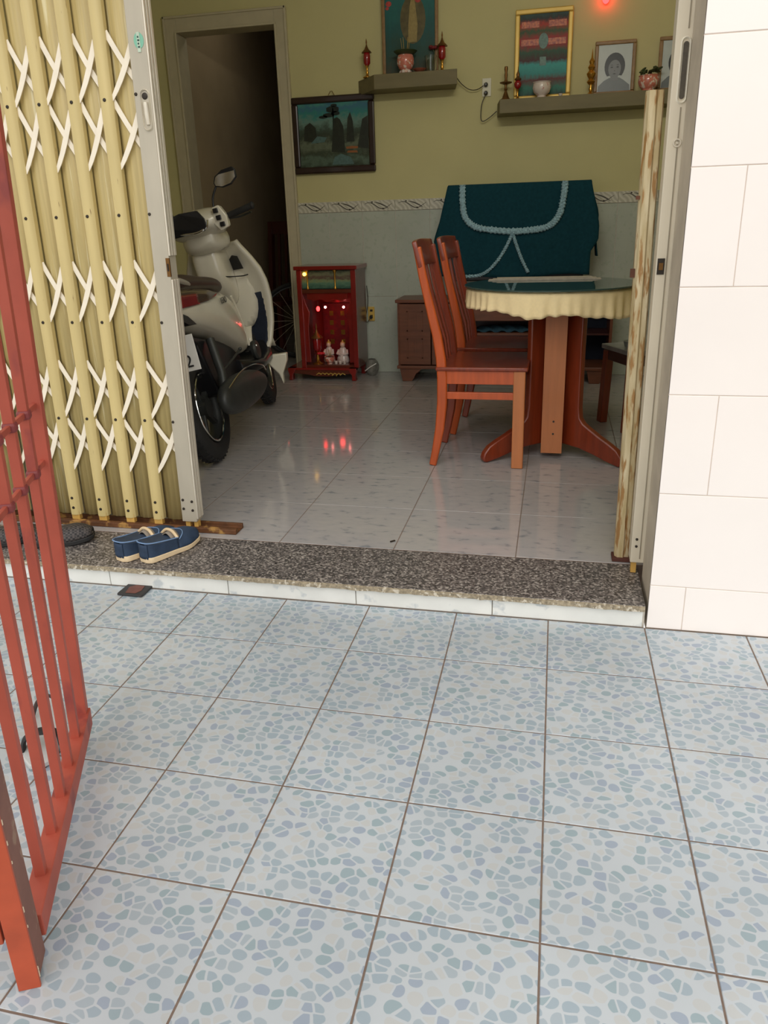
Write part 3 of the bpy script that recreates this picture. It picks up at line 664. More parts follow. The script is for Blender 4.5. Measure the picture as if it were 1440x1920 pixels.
# ================================================================== dining chairs
def make_chair(label):
    t = thing('dining_chair', label, 'chair', (0, 0, 0), group='orange wooden dining chairs at the table')
    W = MT['wood_orange']; D = MT['wood_red']  # near parts lighter, far parts darker: light and shade painted by wood colour
    # local: +x toward the table, y width 0 (near) .. .40 (far), z from the floor
    path = [(-.012, 0), (.004, .08), (.022, .18), (.033, .30), (.034, .42), (.028, .50), (.012, .60), (-.022, .74), (-.05, .86), (-.073, .98)]
    for y in (.016, .404):
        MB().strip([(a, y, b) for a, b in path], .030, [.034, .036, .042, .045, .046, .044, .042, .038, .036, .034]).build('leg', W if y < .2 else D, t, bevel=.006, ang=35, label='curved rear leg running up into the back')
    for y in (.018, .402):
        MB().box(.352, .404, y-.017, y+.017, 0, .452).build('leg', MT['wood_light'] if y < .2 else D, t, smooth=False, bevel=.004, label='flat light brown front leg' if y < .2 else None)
    # seat, dished
    def st(u, v):
        x = .005+.410*u; y = -.006+.432*v
        z = .466 - .010*math.sin(PI*u)*math.sin(PI*v)
        return Vector((x, y, z))
    s = MB(); s.grid(9, 9, st)
    n = len(s.v); s.v += [p - Vector((0, 0, p.z-.448)) for p in s.v[:n]]; s.f += [tuple(i+n for i in f)[::-1] for f in s.f[:64]]; s.m += [0]*64
    ring = [i for i in range(9)] + [9*j+8 for j in range(1, 9)] + [72+i for i in range(7, -1, -1)] + [9*j for j in range(7, 0, -1)]
    for k in range(len(ring)): a, b = ring[k], ring[(k+1) % len(ring)]; s.f.append((a, b, b+n, a+n)); s.m.append(0)
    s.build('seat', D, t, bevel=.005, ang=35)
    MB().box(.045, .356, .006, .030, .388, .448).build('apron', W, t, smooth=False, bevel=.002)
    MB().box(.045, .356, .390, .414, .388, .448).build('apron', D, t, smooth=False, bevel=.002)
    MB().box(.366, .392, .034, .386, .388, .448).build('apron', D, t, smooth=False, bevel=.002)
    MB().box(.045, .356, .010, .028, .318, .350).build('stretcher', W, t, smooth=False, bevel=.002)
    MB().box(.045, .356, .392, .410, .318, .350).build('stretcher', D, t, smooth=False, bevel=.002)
    # crest rail and slats
    def crest(u, v):
        y = .0 + .42*u; bow = -.020*math.sin(PI*u)
        z = .895 + .108*v + .006*math.sin(PI*u)*v
        x = -.056 - .028*v + bow
        return Vector((x, y, z))
    MB().grid(11, 5, crest).build('crest_rail', D, t, solid=.022, bevel=.004)
    def low(u, v):
        return Vector((.006-.016*math.sin(PI*u) - .018*v, .03+.36*u, .545+.055*v))
    for k in range(4):
        y = .085 + k*.083; bow = -.016*math.sin(PI*y/.42)
        pts = [(.028, y, .455), (.018+bow*.3, y, .56), (-.012+bow*.6, y, .68), (-.040+bow*.9, y, .80), (-.060+bow, y, .90)]
        MB().strip(pts, [.026, .030, .036, .030, .026], .012, wd=(0, 1, 0)).build('slat', D, t, bevel=.002, ang=35)
    return t
c1 = make_chair('orange varnished wooden dining chair nearest the doorway, beside the round table')
c1.location = (-.538, 2.352, H0+.001)
c2 = copy_tree(c1); c2['label'] = 'orange wooden dining chair mostly hidden directly behind the nearest chair'
c2.location = (-.515, 2.90, H0+.001); c2.rotation_euler = (0, 0, -.05)

# stool at the right edge
sl = thing('stool', 'low red-brown wooden stool with grey top, right of the table pedestal', 'stool', (.44, 3.20, H0+.001), rotz=.42)
MB().box(-.155, .155, -.155, .155, .408, .432).build('seat', MT['marble'], sl, smooth=False, bevel=.003)
MB().box(-.14, .14, -.14, .14, .352, .407).build('apron', MT['wood_dark'], sl, smooth=False)
for sx in (-1, 1):
    for sy in (-1, 1):
        MB().strip([(sx*.125, sy*.125, .40), (sx*.135, sy*.135, 0)], .048, .04).build('leg', MT['wood_red'], sl, smooth=False, bevel=.003)
gl = thing('glass_ashtray', 'small grey glass dish on the low stool behind the rusty post', 'dish', (.385, 3.14, H0+.434))
MB().lathe([(.025, 0), (.042, .004), (.05, .034), (.046, .034), (.038, .010), (.001, .008)], 20).build('bowl', mat('smoky_glass', rgb(150, 160, 160), .1, coat=.5), gl)

# ================================================================== low cabinet with covered television
tc = thing('cabinet', 'low brown wooden television cabinet against the tiled back wall', 'cabinet', (-.37, 4.43, H0), world=True)
X0, X1, Y0, Y1 = -1.098, .36, 4.285, 4.61
WC = MT['wood_cab']
MB().box(X0-.012, X1+.012, Y0-.012, Y1, .625, .648).build('top', WC, tc, smooth=False, bevel=.004)
MB().box(X0-.008, X1+.008, Y0-.008, Y1, .165, .188).build('base_moulding', WC, tc, smooth=False, bevel=.004)
for x in (X0, -.62, -.10, X1-.018):
    MB().box(x, x+.018, Y0+.01, Y1, .188, .625).build('side_panel', WC, tc, smooth=False)
MB().box(X0, X1, Y1-.012, Y1-.002, .188, .625).build('back_panel', MT['wood_dark'], tc, smooth=False)
for a, b in ((X0+.01, -.86), (-.857, -.607)):
    d = MB().box(a+.002, b-.002, Y0-.002, Y0+.014, .195, .618).build('door', WC, tc, smooth=False, bevel=.003)
    w_ = (b-a)*.5; cxx = (a+b)/2
    for z0, z1 in ((.24, .38), (.43, .57)):
        p_ = MB(); p_.box(cxx-w_/2, cxx+w_/2, Y0-.006, Y0, z0, z0+.008).box(cxx-w_/2, cxx+w_/2, Y0-.006, Y0, z1-.008, z1).box(cxx-w_/2, cxx-w_/2+.008, Y0-.006, Y0, z0, z1).box(cxx+w_/2-.008, cxx+w_/2, Y0-.006, Y0, z0, z1)
        p_.box(cxx-.012, cxx-.006, Y0-.005, Y0, z0+.025, z1-.025).box(cxx+.006, cxx+.012, Y0-.005, Y0, z0+.025, z1-.025)
        p_.build('carved_panel', MT['wood_dark'] if False else WC, d, smooth=False)
MB().box(-.602, -.10, Y0+.02, Y1-.012, .40, .415).build('shelf', WC, tc, smooth=False)
MB().box(-.08, X1-.02, Y0+.03, Y1-.012, .40, .412).build('shelf', MT['wood_dark'], tc, smooth=False)
MB().box(-.08, X1-.02, Y1-.016, Y1-.012, .19, .62).box(-.081, -.078, Y0+.03, Y1-.01, .19, .62).build('niche_shade', MT['navy_dark'], tc, smooth=False)  # dark sheets painting the shade inside the open niche
dr = MB().box(-.60, -.102, Y0, Y0+.016, .50, .62).build('drawer', WC, tc, smooth=False, bevel=.003)
MB().ell((-.35, Y0-.01, .56), .012, .012, .012).build('knob', MT['brass'], dr)
dr = MB().box(-.60, -.102, Y0, Y0+.016, .193, .30).build('drawer', WC, tc, smooth=False, bevel=.003)
MB().ell((-.35, Y0-.01, .245), .012, .012, .012).build('knob', MT['brass'], dr)
for x in (X0+.03, X1-.13):
    pf = [(0, .166), (.16, .166), (.145, .150), (.115, .128), (.10, .095), (.085, .075), (.02, .075), (.012, .11)]
    MB().prism(pf, .03, lambda a, b, t, x=x: Vector((x+a-.02, Y0+.02+t, b))).build('foot', WC, tc, smooth=False)
    MB().box(x, x+.07, Y1-.05, Y1-.01, .0745, .166).build('foot', WC, tc, smooth=False)
fb = MB()
def fc(u, v): return Vector((-.56+.42*u, 4.35+.18*v, .4195+.03*math.sin(PI*u)**.4*math.sin(PI*v)**.4+.007*math.sin(u*31+v*9)))
tag(MB().grid(30, 12, fc).build('folded_cloth', mat('blue_cloth', rgb(36, 70, 86), .9, var=.3, scale=30), solid=.004), 'crumpled dark blue cloth on the open shelf of the low cabinet', 'cloth')
tv = thing('television', 'television hidden under the dark teal cover on the low cabinet', 'television', (-.29, 4.40, .649), world=True)
MB().box(-.735, .155, 4.36, 4.46, .76, 1.355).build('screen_body', MT['black_gloss'], tv, smooth=False, bevel=.01)
MB().box(-.45, -.15, 4.32, 4.50, .650, .665).box(-.34, -.24, 4.39, 4.43, .66, .77).build('stand', MT['black_gloss'], tv, smooth=False)
cv = thing('television_cover', 'dark teal cloth cover with pale blue frilled trim draped over the television', 'cloth cover', (-.29, 4.30, .79), world=True)
def covf(u, v):
    # u across, v: 0 back-bottom .. 1 front-bottom  going over the top
    xl = -.748; xr = .173
    if v < .30:
        k = v/.30; z = .95 + (1.372-.95)*k; y = 4.475; h = 1-k
    elif v < .42:
        k = (v-.30)/.12; z = 1.374+.004*math.sin(PI*k); y = 4.475 - .13*k; h = 0
    else:
        k = (v-.42)/.58; z = 1.372 - (1.372-.79)*k; h = k; y = 4.345-.012*math.sin(min(k*4, 1)*PI/2) - .012*k
    xl2 = xl - .125*min(h*1.15, 1) + (.06*max(0, h-.8)*2)
    if h < .62: xr2 = xr + .062*(h/.45 if h < .45 else 1)
    else: xr2 = xr + .062 - .045*min((h-.62)/.12, 1)
    x = xl2 + (xr2-xl2)*u
    fold = .010*math.sin(u*23+1)*h*(.3+.7*abs(2*u-1)) + .006*math.sin(u*51)*h
    return Vector((x, y + (fold if v > .42 else 0), z + (.012*math.sin(u*9)*h*h if h > .9 else 0)))
cvo = MB().grid(60, 40, covf).build('cloth', MT['teal'], cv, solid=.003)
def side(xs_, x1_):
    def fn(u, v):
        z = 1.370 - .46*v; return Vector((xs_+(x1_-xs_)*v + .006*math.sin(u*14)*v, 4.345+.13*u, z))
    return fn
MB().grid(10, 10, side(-.749, -.86)).build('side_fall', MT['teal'], cv, solid=.003)
MB().grid(10, 10, side(.174, .232)).build('side_fall', MT['teal'], cv, solid=.003)
def smooth_path(p, n=60):
    out = []
    m = len(p)
    for i in range(n+1):
        t = i/n*(m-1); k = min(int(t), m-2); f = t-k
        p0, p1, p2, p3 = (Vector(p[max(k-1, 0)]), Vector(p[k]), Vector(p[k+1]), Vector(p[min(k+2, m-1)]))
        out.append(.5*((2*p1)+(-p0+p2)*f+(2*p0-5*p1+4*p2-p3)*f*f+(-p0+3*p1-3*p2+p3)*f**3))
    return out
def trim(pts, wd, n=150, name='lace_trim'):
    P = smooth_path(pts, n); mb = MB(); vs = []
    rnd = random.Random(9)
    for i, p in enumerate(P):
        t = (P[min(i+1, n)]-P[max(i-1, 0)]).normalized(); s_ = Vector((-t.z, 0, t.x))
        w_ = wd*(1+.18*math.sin(i*2.3)+rnd.uniform(-.12, .12))
        for j in range(5):
            a = (j/4-.5); vs.append(p + s_*a*w_ + Vector((0, -.014-.006*math.cos(a*PI) - .005*math.sin(i*1.9+j*2.1)*(1 if 0 < j < 4 else .3), 0)))
    fs = [(i*5+j, (i+1)*5+j, (i+1)*5+j+1, i*5+j+1) for i in range(n) for j in range(4)]
    mb.add(vs, fs).build(name, MT['lace'], cv, solid=.001)
yc = 4.325
trim([(-.648, yc+.005, 1.376), (-.646, yc, 1.27), (-.628, yc, 1.175), (-.565, yc, 1.115), (-.46, yc, 1.092), (-.32, yc, 1.078), (-.20, yc, 1.083), (-.10, yc, 1.098), (-.045, yc, 1.135), (-.010, yc, 1.20), (.004, yc, 1.29), (.010, yc+.005, 1.376)], .040)
trim([(-.318, yc, 1.062), (-.352, yc, .985), (-.405, yc-.002, .90), (-.47, yc-.004, .832), (-.54, yc-.006, .80), (-.66, yc-.006, .795)], .022, 90)
trim([(-.312, yc, 1.058), (-.285, yc, .985), (-.250, yc-.002, .90), (-.205, yc-.004, .815)], .022, 60)

# ================================================================== red altar cabinet
sh = thing('altar_cabinet', 'small red lacquered altar cabinet on the floor by the inner doorway', 'altar', (-1.60, 4.40, H0), world=True)
SX0, SX1, SY0, SY1 = -1.828, -1.395, 4.30, 4.60
SR, SB_ = MT['shrine_red'], MT['shrine_brown']
MB().box(SX0-.015, SX1+.015, SY0-.015, SY1, .855, .882).build('top', SR, sh, smooth=False, bevel=.004)
for x0, x1 in ((SX0, SX0+.035), (SX1-.035, SX1)):
    MB().box(x0, x1, SY0, SY0+.03, .164, .855).build('post', SR, sh, smooth=False, bevel=.003)
MB().box(SX0, SX0+.012, SY0+.03, SY1-.01, .164, .855).build('side_panel', SB_, sh, smooth=False)
MB().box(SX1-.012, SX1, SY0+.03, SY1-.01, .164, .855).build('side_panel', SB_, sh, smooth=False)
MB().box(SX0+.012, SX1-.012, SY1-.02, SY1-.005, .164, .855).build('back_panel', SR, sh, smooth=False)
MB().box(SX0+.01, SX1-.01, SY0+.005, SY1-.02, .164, .182).build('floor_board', SB_, sh, smooth=False)
MB().box(SX0+.01, SX1-.01, SY0+.002, SY1-.02, .696, .722).build('middle_board', SB_, sh, smooth=False)
pm = print_mat('shrine_scene', [(0, rgb(44, 84, 70)), (.3, rgb(92, 130, 104)), (.45, rgb(126, 140, 96)), (.6, rgb(96, 70, 60)), (.8, rgb(120, 120, 88)), (1, rgb(60, 70, 50))], 7, .7)
MB().box(SX0+.035, SX1-.035, SY0+.018, SY0+.022, .725, .850).build('painted_panel', pm, sh, smooth=False, label='green painted lotus panel under the top')
for x in (-1.748, -1.545):
    MB().lathe([(.010, .724), (.010, .735), (.005, .745), (.006, .83), (.012, .845), (.012, .853)], 12, (x, SY0+.008, 0)).build('gilt_column', MT['gold'], sh)
MB().ell((-1.765, SY0-.004, .828), .013, .010, .013).build('yellow_light', MT['bulb_yellow'], sh, label='lit yellow bulb')
# carved opening with arch
ar = MB()
for sx in (-1, 1):
    cxx = -1.6115 + sx*.165
    ar.prism([(0, .20), (.035, .20), (.030, .45), (.045, .56), (.02, .62), (0, .69)], .012, lambda a, b, t, sx=sx, cxx=cxx: Vector((cxx - sx*(a-.018), SY0+.02+t, b)))
ar.prism([(-.15, .695), (.15, .695), (.15, .655), (.10, .64), (.05, .652), (0, .632), (-.05, .652), (-.10, .64), (-.15, .655)], .012, lambda a, b, t: Vector((-1.6115+a, SY0+.02+t, b)))
ar.build('carved_arch', SR, sh, smooth=False, bevel=.002)
bk = MB().box(-1.72, -1.50, SY1-.05, SY1-.022, .22, .60).build('inner_plaque', mat('plaque_red', rgb(120, 16, 20), .4, var=.3, scale=30), sh, smooth=False)
gb = MB()
for k in range(4):
    for j in range(2): gb.box(-1.67+j*.085, -1.64+j*.085, SY1-.052, SY1-.049, .30+k*.07, .335+k*.07)
gb.build('gilt_marks', MT['gold'], bk, smooth=False)['kind'] = 'stuff'
for x in (-1.628, -1.492):
    o = MB().ell((x, SY0+.012, .597), .009, .009, .009).build('red_bulb', MT['bulb_pink'], sh, label='lit red bulb')
pl_ = point('altar_light', (-1.56, 4.36, .57), .14, (1, .05, .05), .02)
# footed base
for x, s in ((-1.925, 1), (-1.405, -1)):
    pf = [(0, .1655), (.06, .1655), (.052, .14), (.035, .115), (.034, .075), (.004, .075), (.010, .11), (.0, .14)]
    MB().prism(pf, .05, lambda a, b, t, x=x, s=s: Vector((x+s*a, 4.285+t, b))).build('foot', SR, sh, smooth=False, bevel=.003)
    MB().prism(pf, .05, lambda a, b, t, x=x, s=s: Vector((x+s*a, 4.57+t, b))).build('foot', SR, sh, smooth=False, bevel=.003)
MB().box(-1.925, -1.405, 4.262, 4.60, .150, .1655).build('base_board', SR, sh, smooth=False, bevel=.003)
ap = MB().prism([(-.24, .151), (.24, .151), (.22, .125), (.12, .118), (.05, .105), (-.05, .105), (-.12, .118), (-.22, .125)], .012, lambda a, b, t: Vector((-1.665+a, 4.276+t, b))).build('base_apron', SB_, sh, smooth=False)
orn = MB()
for k in range(7):
    a = (k-3)*.03; orn.tube([(-1.60+a-.02, 4.268, .115+.006*math.sin(k)), (-1.60+a, 4.266, .13), (-1.60+a+.02, 4.268, .118)], .003, 6)
orn.build('gilt_scroll', MT['gold_paint'], ap)
# figurines etc. inside the altar
def figurine(x, y, z, s, label):
    t = thing('figurine', label, 'figurine', (x, y, z), group='porcelain figurines in the red altar')
    MB().lathe([(.040, 0), (.044, .010), (.040, .035), (.030, .06), (.028, .085), (.020, .105), (.012, .112)], 16, sx=s, sy=s*.8).build('robe', MT['porcelain_white'], t)
    MB().ell((0, -.004, .128*1.0), .017*s, .017*s, .021*s).build('head', mat('figurine_face', rgb(236, 196, 172), .3, coat=.4) if 'figurine_face' not in bpy.data.materials else bpy.data.materials['figurine_face'], t)
    MB().lathe([(.018, .138), (.016, .146), (.006, .152), (.005, .162), (.001, .165)], 12).build('hat', MT['gold_paint'], t)
    MB().tube([(-.028*s, 0, .09), (-.036*s, -.018, .065), (-.008, -.032, .058)], .009, 8).tube([(.028*s, 0, .09), (.036*s, -.018, .065), (.008, -.032, .058)], .009, 8).build('sleeve', MT['porcelain_white'], t)
figurine(-1.655, 4.44, .183, 1.0, 'seated white porcelain figurine at the left inside the red altar')
figurine(-1.545, 4.43, .183, 1.1, 'seated white porcelain figurine at the right inside the red altar')
def incense_bowl(x, y, z, s, label, group=None, m='porcelain_pink', cat='incense bowl', ash=True):
    t = thing('incense_bowl', label, cat, (x, y, z), group=group)
    MB().lathe([(.022*s, 0), (.024*s, .006*s), (.018*s, .010*s), (.034*s, .022*s), (.040*s, .042*s), (.036*s, .058*s), (.042*s, .064*s), (.038*s, .064*s), (.032*s, .056*s), (.001, .054*s)], 24).build('bowl', MT[m], t)
    if ash:
        MB().lathe([(.034*s, .058*s), (.02*s, .064*s), (.001, .066*s)], 16).build('ash', MT['ash'], t)
        st_ = MB()
        rnd = random.Random(int(abs(x)*1000))
        for k in range(9):
            a = rnd.uniform(0, 6.28); r_ = rnd.uniform(0, .02)*s; st_.tube([(r_*math.cos(a), r_*math.sin(a), .06*s), (1.8*r_*math.cos(a), 1.8*r_*math.sin(a), .06*s+.05)], .0012, 5)
        st_.build('incense_stubs', MT['incense'], t)
    return t
incense_bowl(-1.625, 4.345, .1825, .9, 'pink patterned incense bowl at the front of the red altar floor')
fv = thing('altar_cup', 'small row of white offering cups in front of the right altar figurine', 'cups', (-1.545, 4.345, .183))
for k in range(3): MB().lathe([(.009, 0), (.013, .022), (.012, .022), (.008, .004)], 12, ((k-1)*.032, 0, 0)).build('cup', MT['porcelain_white'], fv)
def red_lamp(x, y, z, h, label, group=None, lit=None, style=0, inlab=None):
    t = thing('altar_lamp', label, 'altar lamp', (x, y, z), group=group); k = h/.21
    MB().lathe([(.026*k, 0), (.027*k, .004*k), (.014*k, .010*k), (.007*k, .018*k), (.010*k, .028*k), (.006*k, .040*k), (.008*k, .058*k), (.013*k, .066*k)], 18).build('stem', MT['gold'], t)
    if style == 0:
        MB().lathe([(.012*k, .066*k), (.021*k, .078*k), (.0215*k, .120*k), (.017*k, .136*k)], 18).build('glass_shade', lit or MT['lamp_red'], t)
        MB().lathe([(.031*k, .134*k), (.029*k, .138*k), (.014*k, .152*k), (.006*k, .168*k), (.003*k, .18*k), (.005*k, .19*k), (.001, .21*k)], 18).build('cap', MT['brass'], t)
    elif style == 1:
        MB().ell((0, 0, .098*k), .026*k, .026*k, .030*k).build('glass_shade', lit or MT['lamp_red'], t)
        MB().lathe([(.020*k, .124*k), (.024*k, .132*k), (.010*k, .146*k), (.013*k, .16*k), (.004*k, .18*k), (.001, .21*k)], 16).build('cap', MT['brass'], t)
    else:
        MB().lathe([(.012*k, .05*k), (.022*k, .062*k), (.012*k, .075*k), (.021*k, .09*k), (.024*k, .10*k), (.012*k, .115*k), (.019*k, .128*k), (.010*k, .142*k), (.014*k, .155*k), (.005*k, .17*k), (.001, .21*k)], 18).build('tiered_body', MT['gold'], t)
    return t
red_lamp(-1.715, 4.345, .1825, .30, 'tall altar lamp with lit red tip at the left inside the red altar')
MB_ = MB().ell((-1.685, 4.32, .585), .013, .012, .018)
tag(MB_.build('red_light', MT['bulb_red']), 'glowing red bulb hanging at the upper left inside the red altar', 'light bulb')
MB_ = MB().tube([(-1.685, 4.322, .603), (-1.685, 4.322, .64)], .002, 6); o = MB_.build('bulb_wire', MT['cable'], bpy.data.objects['red_light'])
MB_ = MB()
for k in range(6): MB_.ell((-1.69+.02*math.cos(k), 4.338+.012*math.sin(k*1.05), .262), .012, .010, .010, 8, 6)
bq = thing('flower', 'small bright red artificial flower on the incense bowl of the red altar', 'flower', (-1.69, 4.338, .25), world=True)
MB_.build('petals', mat('bright_red_petal', rgb(210, 40, 50), .5), bq); MB().tube([(-1.69, 4.338, .245), (-1.69, 4.338, .258)], .003, 6).build('stalk', MT['green_leaf'], bq)
# round tin beside altar
tn = thing('wrapped_bundle', 'small grey wrapped bundle on the floor right of the red altar', 'bundle', (-1.345, 4.50, H0+.001))
MB().grid(16, 10, lambda u, v: Vector(((.050+.006*math.sin(u*19))*math.cos(2*PI*u)*math.sin(PI*(.08+.84*v))**.5, (.055+.005*math.sin(u*25))*math.sin(2*PI*u)*math.sin(PI*(.08+.84*v))**.5, .0+.12*v)), close_u=True).build('bag', mat('grey_plastic_bag', rgb(130, 128, 120), .35, var=.3, scale=40), tn)
MB().tube([(-.04, -.052, .04), (.0, -.058, .07), (.045, -.045, .095)], .004, 6).build('tie', MT['white_plastic'], tn)
# outlet beside the altar and its cable
ol = thing('outlet', 'cream wall outlet with black plug right of the red altar', 'outlet', (-1.362, YB-.011, .515))
MB().box(-.028, .022, -.008, .0, -.055, .050).build('face_plate', MT['gold_paint'], ol, smooth=False, bevel=.003)
MB().box(-.012, .008, -.010, -.007, .015, .03).box(-.012, .008, -.010, -.007, -.028, -.01).build('socket_holes', MT['cable'], ol, smooth=False)
MB().lathe([(.011, 0), (.013, .02), (.006, .03)], 10, (-.002, -.008, -.025), M=Matrix.Rotation(PI/2, 3, 'X')).build('plug', MT['black_gloss'], ol)
tag(MB().tube(smooth_path([(-1.364, YB-.046, .490), (-1.39, YB-.05, .455), (-1.40, YB-.05, .49), (-1.385, YB-.03, .60), (-1.39, YB-.03, .72)], 30), .0025, 6).build('cable', MT['cable']), 'thin dark cable from the low outlet up behind the red altar', 'cable')
# ================================================================== wall shelves and what stands on them
def slab(poly, z0, z1):
    mb = MB(); n = len(poly)
    vs = [(a, b, z0) for a, b in poly] + [(a, b, z1) for a, b in poly]
    return mb.add(vs, [tuple(range(n))[::-1], tuple(range(n, 2*n))] + [(i, (i+1) % n, n+(i+1) % n, n+i) for i in range(n)])
s1 = slab([(-1.405, YB-.001), (-1.25, 4.44), (-.70, 4.44), (-.735, YB-.001)], 1.988, 2.076).build('wall_shelf', MT['shelf'], smooth=False, bevel=.002)
tag(s1, 'shorter brown wall shelf on the left, with the tall framed deity picture', 'shelf')
s2 = slab([(-.455, YB-.001), (-.425, 4.44), (.82, 4.44), (.84, YB-.001)], 1.800, 1.882).build('wall_shelf', MT['shelf'], smooth=False, bevel=.002)
tag(s2, 'longer brown wall shelf on the right, holding framed portraits', 'shelf')
def frame(name, label, cat, x0, x1, z0, z1, y, bw, th, fm, pmat, tilt=0, group=None, topm=None):
    """Picture frame hanging or standing; local origin at bottom centre back."""
    w_, h_ = x1-x0, z1-z0
    t = thing(name, label, cat, ((x0+x1)/2, y, z0), group=group); t.rotation_euler = (tilt, 0, 0)
    W2 = w_/2
    for i, (a, b, c, d) in enumerate(((-W2, W2, h_-bw, h_), (-W2, W2, 0, bw), (-W2, -W2+bw, bw, h_-bw), (W2-bw, W2, bw, h_-bw))):
        MB().box(a, b, -th, 0, c, d).build('frame_bar', topm if (topm and i == 0) else fm, t, smooth=False, bevel=bw*.22)
    MB().box(-W2+bw*.8, W2-bw*.8, -th*.45, -.002, bw*.8, h_-bw*.8).build('print', pmat, t, smooth=False)
    return t, W2, h_, th
# landscape painting
land = print_mat('landscape_print', [(0, rgb(46, 58, 40)), (.12, rgb(84, 104, 86)), (.22, rgb(52, 62, 42)), (.36, rgb(100, 110, 88)), (.46, rgb(48, 58, 42)), (.58, rgb(60, 76, 62)), (.70, rgb(104, 136, 124)), (.82, rgb(48, 128, 122)), (.92, rgb(58, 110, 132)), (1, rgb(70, 140, 130))], 9, .42)
t, W2, h_, th = frame('landscape_picture', 'square landscape picture in a dark frame beside the inner doorway', 'picture', -1.89, -1.293, 1.500, 1.998, YB-.012, .046, .024, MT['frame_dark'], land)
ink = mat('pine_ink', rgb(20, 34, 26), .4); ink2 = mat('rock_ink', rgb(34, 40, 28), .4, var=.3, scale=40); wat = mat('pool_ink', rgb(84, 112, 108), .3, var=.2, scale=60); org = mat('boat_ink', rgb(150, 92, 48), .4)
pt = MB(); yy = -th*.47
def flat(mb, poly, y=yy): 
    n = len(poly); return mb.add([(a, y, b) for a, b in poly] + [(a, y-.0006, b) for a, b in poly], [tuple(range(n)), tuple(range(n, 2*n))[::-1]] + [(i, (i+1) % n, n+(i+1) % n, n+i) for i in range(n)])
flat(pt, [(-.02, .14), (.08, .13), (.072, .30), (.05, .345), (.03, .36), (.0, .35), (-.008, .25)]); flat(pt, [(.09, .2), (.15, .2), (.142, .33), (.125, .39), (.105, .35)]); flat(pt, [(-.22, .22), (-.12, .2), (-.13, .30), (-.17, .335), (-.21, .31)])
flat(pt, [(.17, .16), (.25, .15), (.25, .36), (.21, .34)])
pt.build('painted_rocks', ink2, t, smooth=False)
pt = MB()
for cx_, cz_, rx_, rz_ in ((.0, .41, .045, .022), (-.03, .375, .04, .014), (.02, .385, .03, .014), (-.07, .365, .03, .01), (.01, .435, .022, .01)):
    flat(pt, [(cx_+rx_*math.cos(a*PI/6)*(1+.15*(a % 2)), cz_+rz_*math.sin(a*PI/6)) for a in range(12)], yy-.0007)
flat(pt, [(-.003, .30), (.008, .30), (.006, .42), (-.001, .42)], yy-.0007)
pt.build('painted_pine', ink, t, smooth=False)
pt = MB(); flat(pt, [(-.02, .055), (.14, .055), (.12, .10), (.05, .125), (.0, .105)], yy-.0007); pt.build('painted_water', wat, t, smooth=False); pt = MB(); flat(pt, [(-.17, .20), (-.07, .205), (-.05, .235), (-.12, .245)], yy-.0007); pt.build('painted_water', wat, t, smooth=False)
pt = MB(); flat(pt, [(.09, .155), (.17, .155), (.175, .168), (.13, .172), (.085, .168)], yy-.0007); flat(pt, [(.09, .130), (.17, .128), (.165, .142), (.10, .143)], yy-.0007); pt.build('painted_boat', org, t, smooth=False)
MB().tube([(-.03, -.006, h_-.002), (-.012, -.006, h_+.026), (.0, -.006, h_+.028), (.018, -.006, h_-.002)], .0022, 6).build('hanging_string', MT['brass'], t)
# deity picture, left shelf
teal = print_mat('deity_print', [(0, rgb(70, 72, 54)), (.15, rgb(40, 74, 62)), (.35, rgb(24, 86, 84)), (.55, rgb(28, 104, 100)), (.75, rgb(30, 92, 92)), (1, rgb(60, 96, 60))], 6, .5)
t, W2, h_, th = frame('deity_picture', 'tall framed teal picture of a standing robed deity on the left shelf', 'picture', -1.222, -.846, 2.078, 2.86, 4.615, .022, .02, MT['frame_brown'], teal)
rb = MB(); yy = -th*.47
flat(rb, [(-.012, .20), (.045, .20), (.052, .30), (.040, .40), (.030, .46), (.012, .46), (.0, .40), (-.010, .30)])
rb.build('painted_robe', mat('robe_ink', rgb(158, 138, 82), .4, var=.15, scale=60), t, smooth=False)
rb = MB(); flat(rb, [(.020+.085*math.cos(a*PI/10), .33+.14*math.sin(a*PI/10)) for a in range(20)], yy+.0003); rb.build('painted_halo', mat('halo_ink', rgb(96, 86, 50), .4, var=.3, scale=30), t, smooth=False)
rb = MB()
for cx_, cz_, rx_ in ((.03, .47, .028), (.055, .44, .02), (-.14, .43, .02), (.16, .45, .016), (.02, .50, .02), (-.15, .405, .012)): flat(rb, [(cx_+rx_*math.cos(a*PI/5), cz_+rx_*.8*math.sin(a*PI/5)) for a in range(10)], yy-.0007)
rb.build('painted_flowers', mat('flower_ink', rgb(190, 70, 62), .4, var=.25, scale=60), t, smooth=False)
MB().ell((.022, yy-.001, .485), .013, .001, .017, 12, 8).build('painted_face', mat('face_ink', rgb(196, 160, 120), .5), t, smooth=False)
red_lamp(-1.318, 4.545, 2.077, .232, 'tall red glass altar lamp at the left end of the left shelf', 'red glass altar lamps on the wall shelves')
red_lamp(-.812, 4.545, 2.077, .238, 'tall red glass altar lamp at the right end of the left shelf', 'red glass altar lamps on the wall shelves')
t = thing('incense_bowl', 'orange-pink incense bowl with dark brim on the left wall shelf', 'incense bowl', (-1.05, 4.515, 2.077))
MB().lathe([(.030, 0), (.036, .008), (.030, .022), (.045, .034), (.056, .06), (.056, .09), (.048, .112), (.001, .112)], 26).build('bowl', MT['porcelain_pink'], t)
MB().lathe([(.045, .108), (.074, .130), (.078, .134), (.060, .138), (.001, .136)], 26).build('brim', MT['green_leaf'], t, label='dark green-black brim')
for k in range(5):
    MB().ell((.030*math.cos(k*1.256+.6), .030*math.sin(k*1.256+.6), .012), .014, .014, .014).build('foot', MT['porcelain_white'], t)
sb = MB()
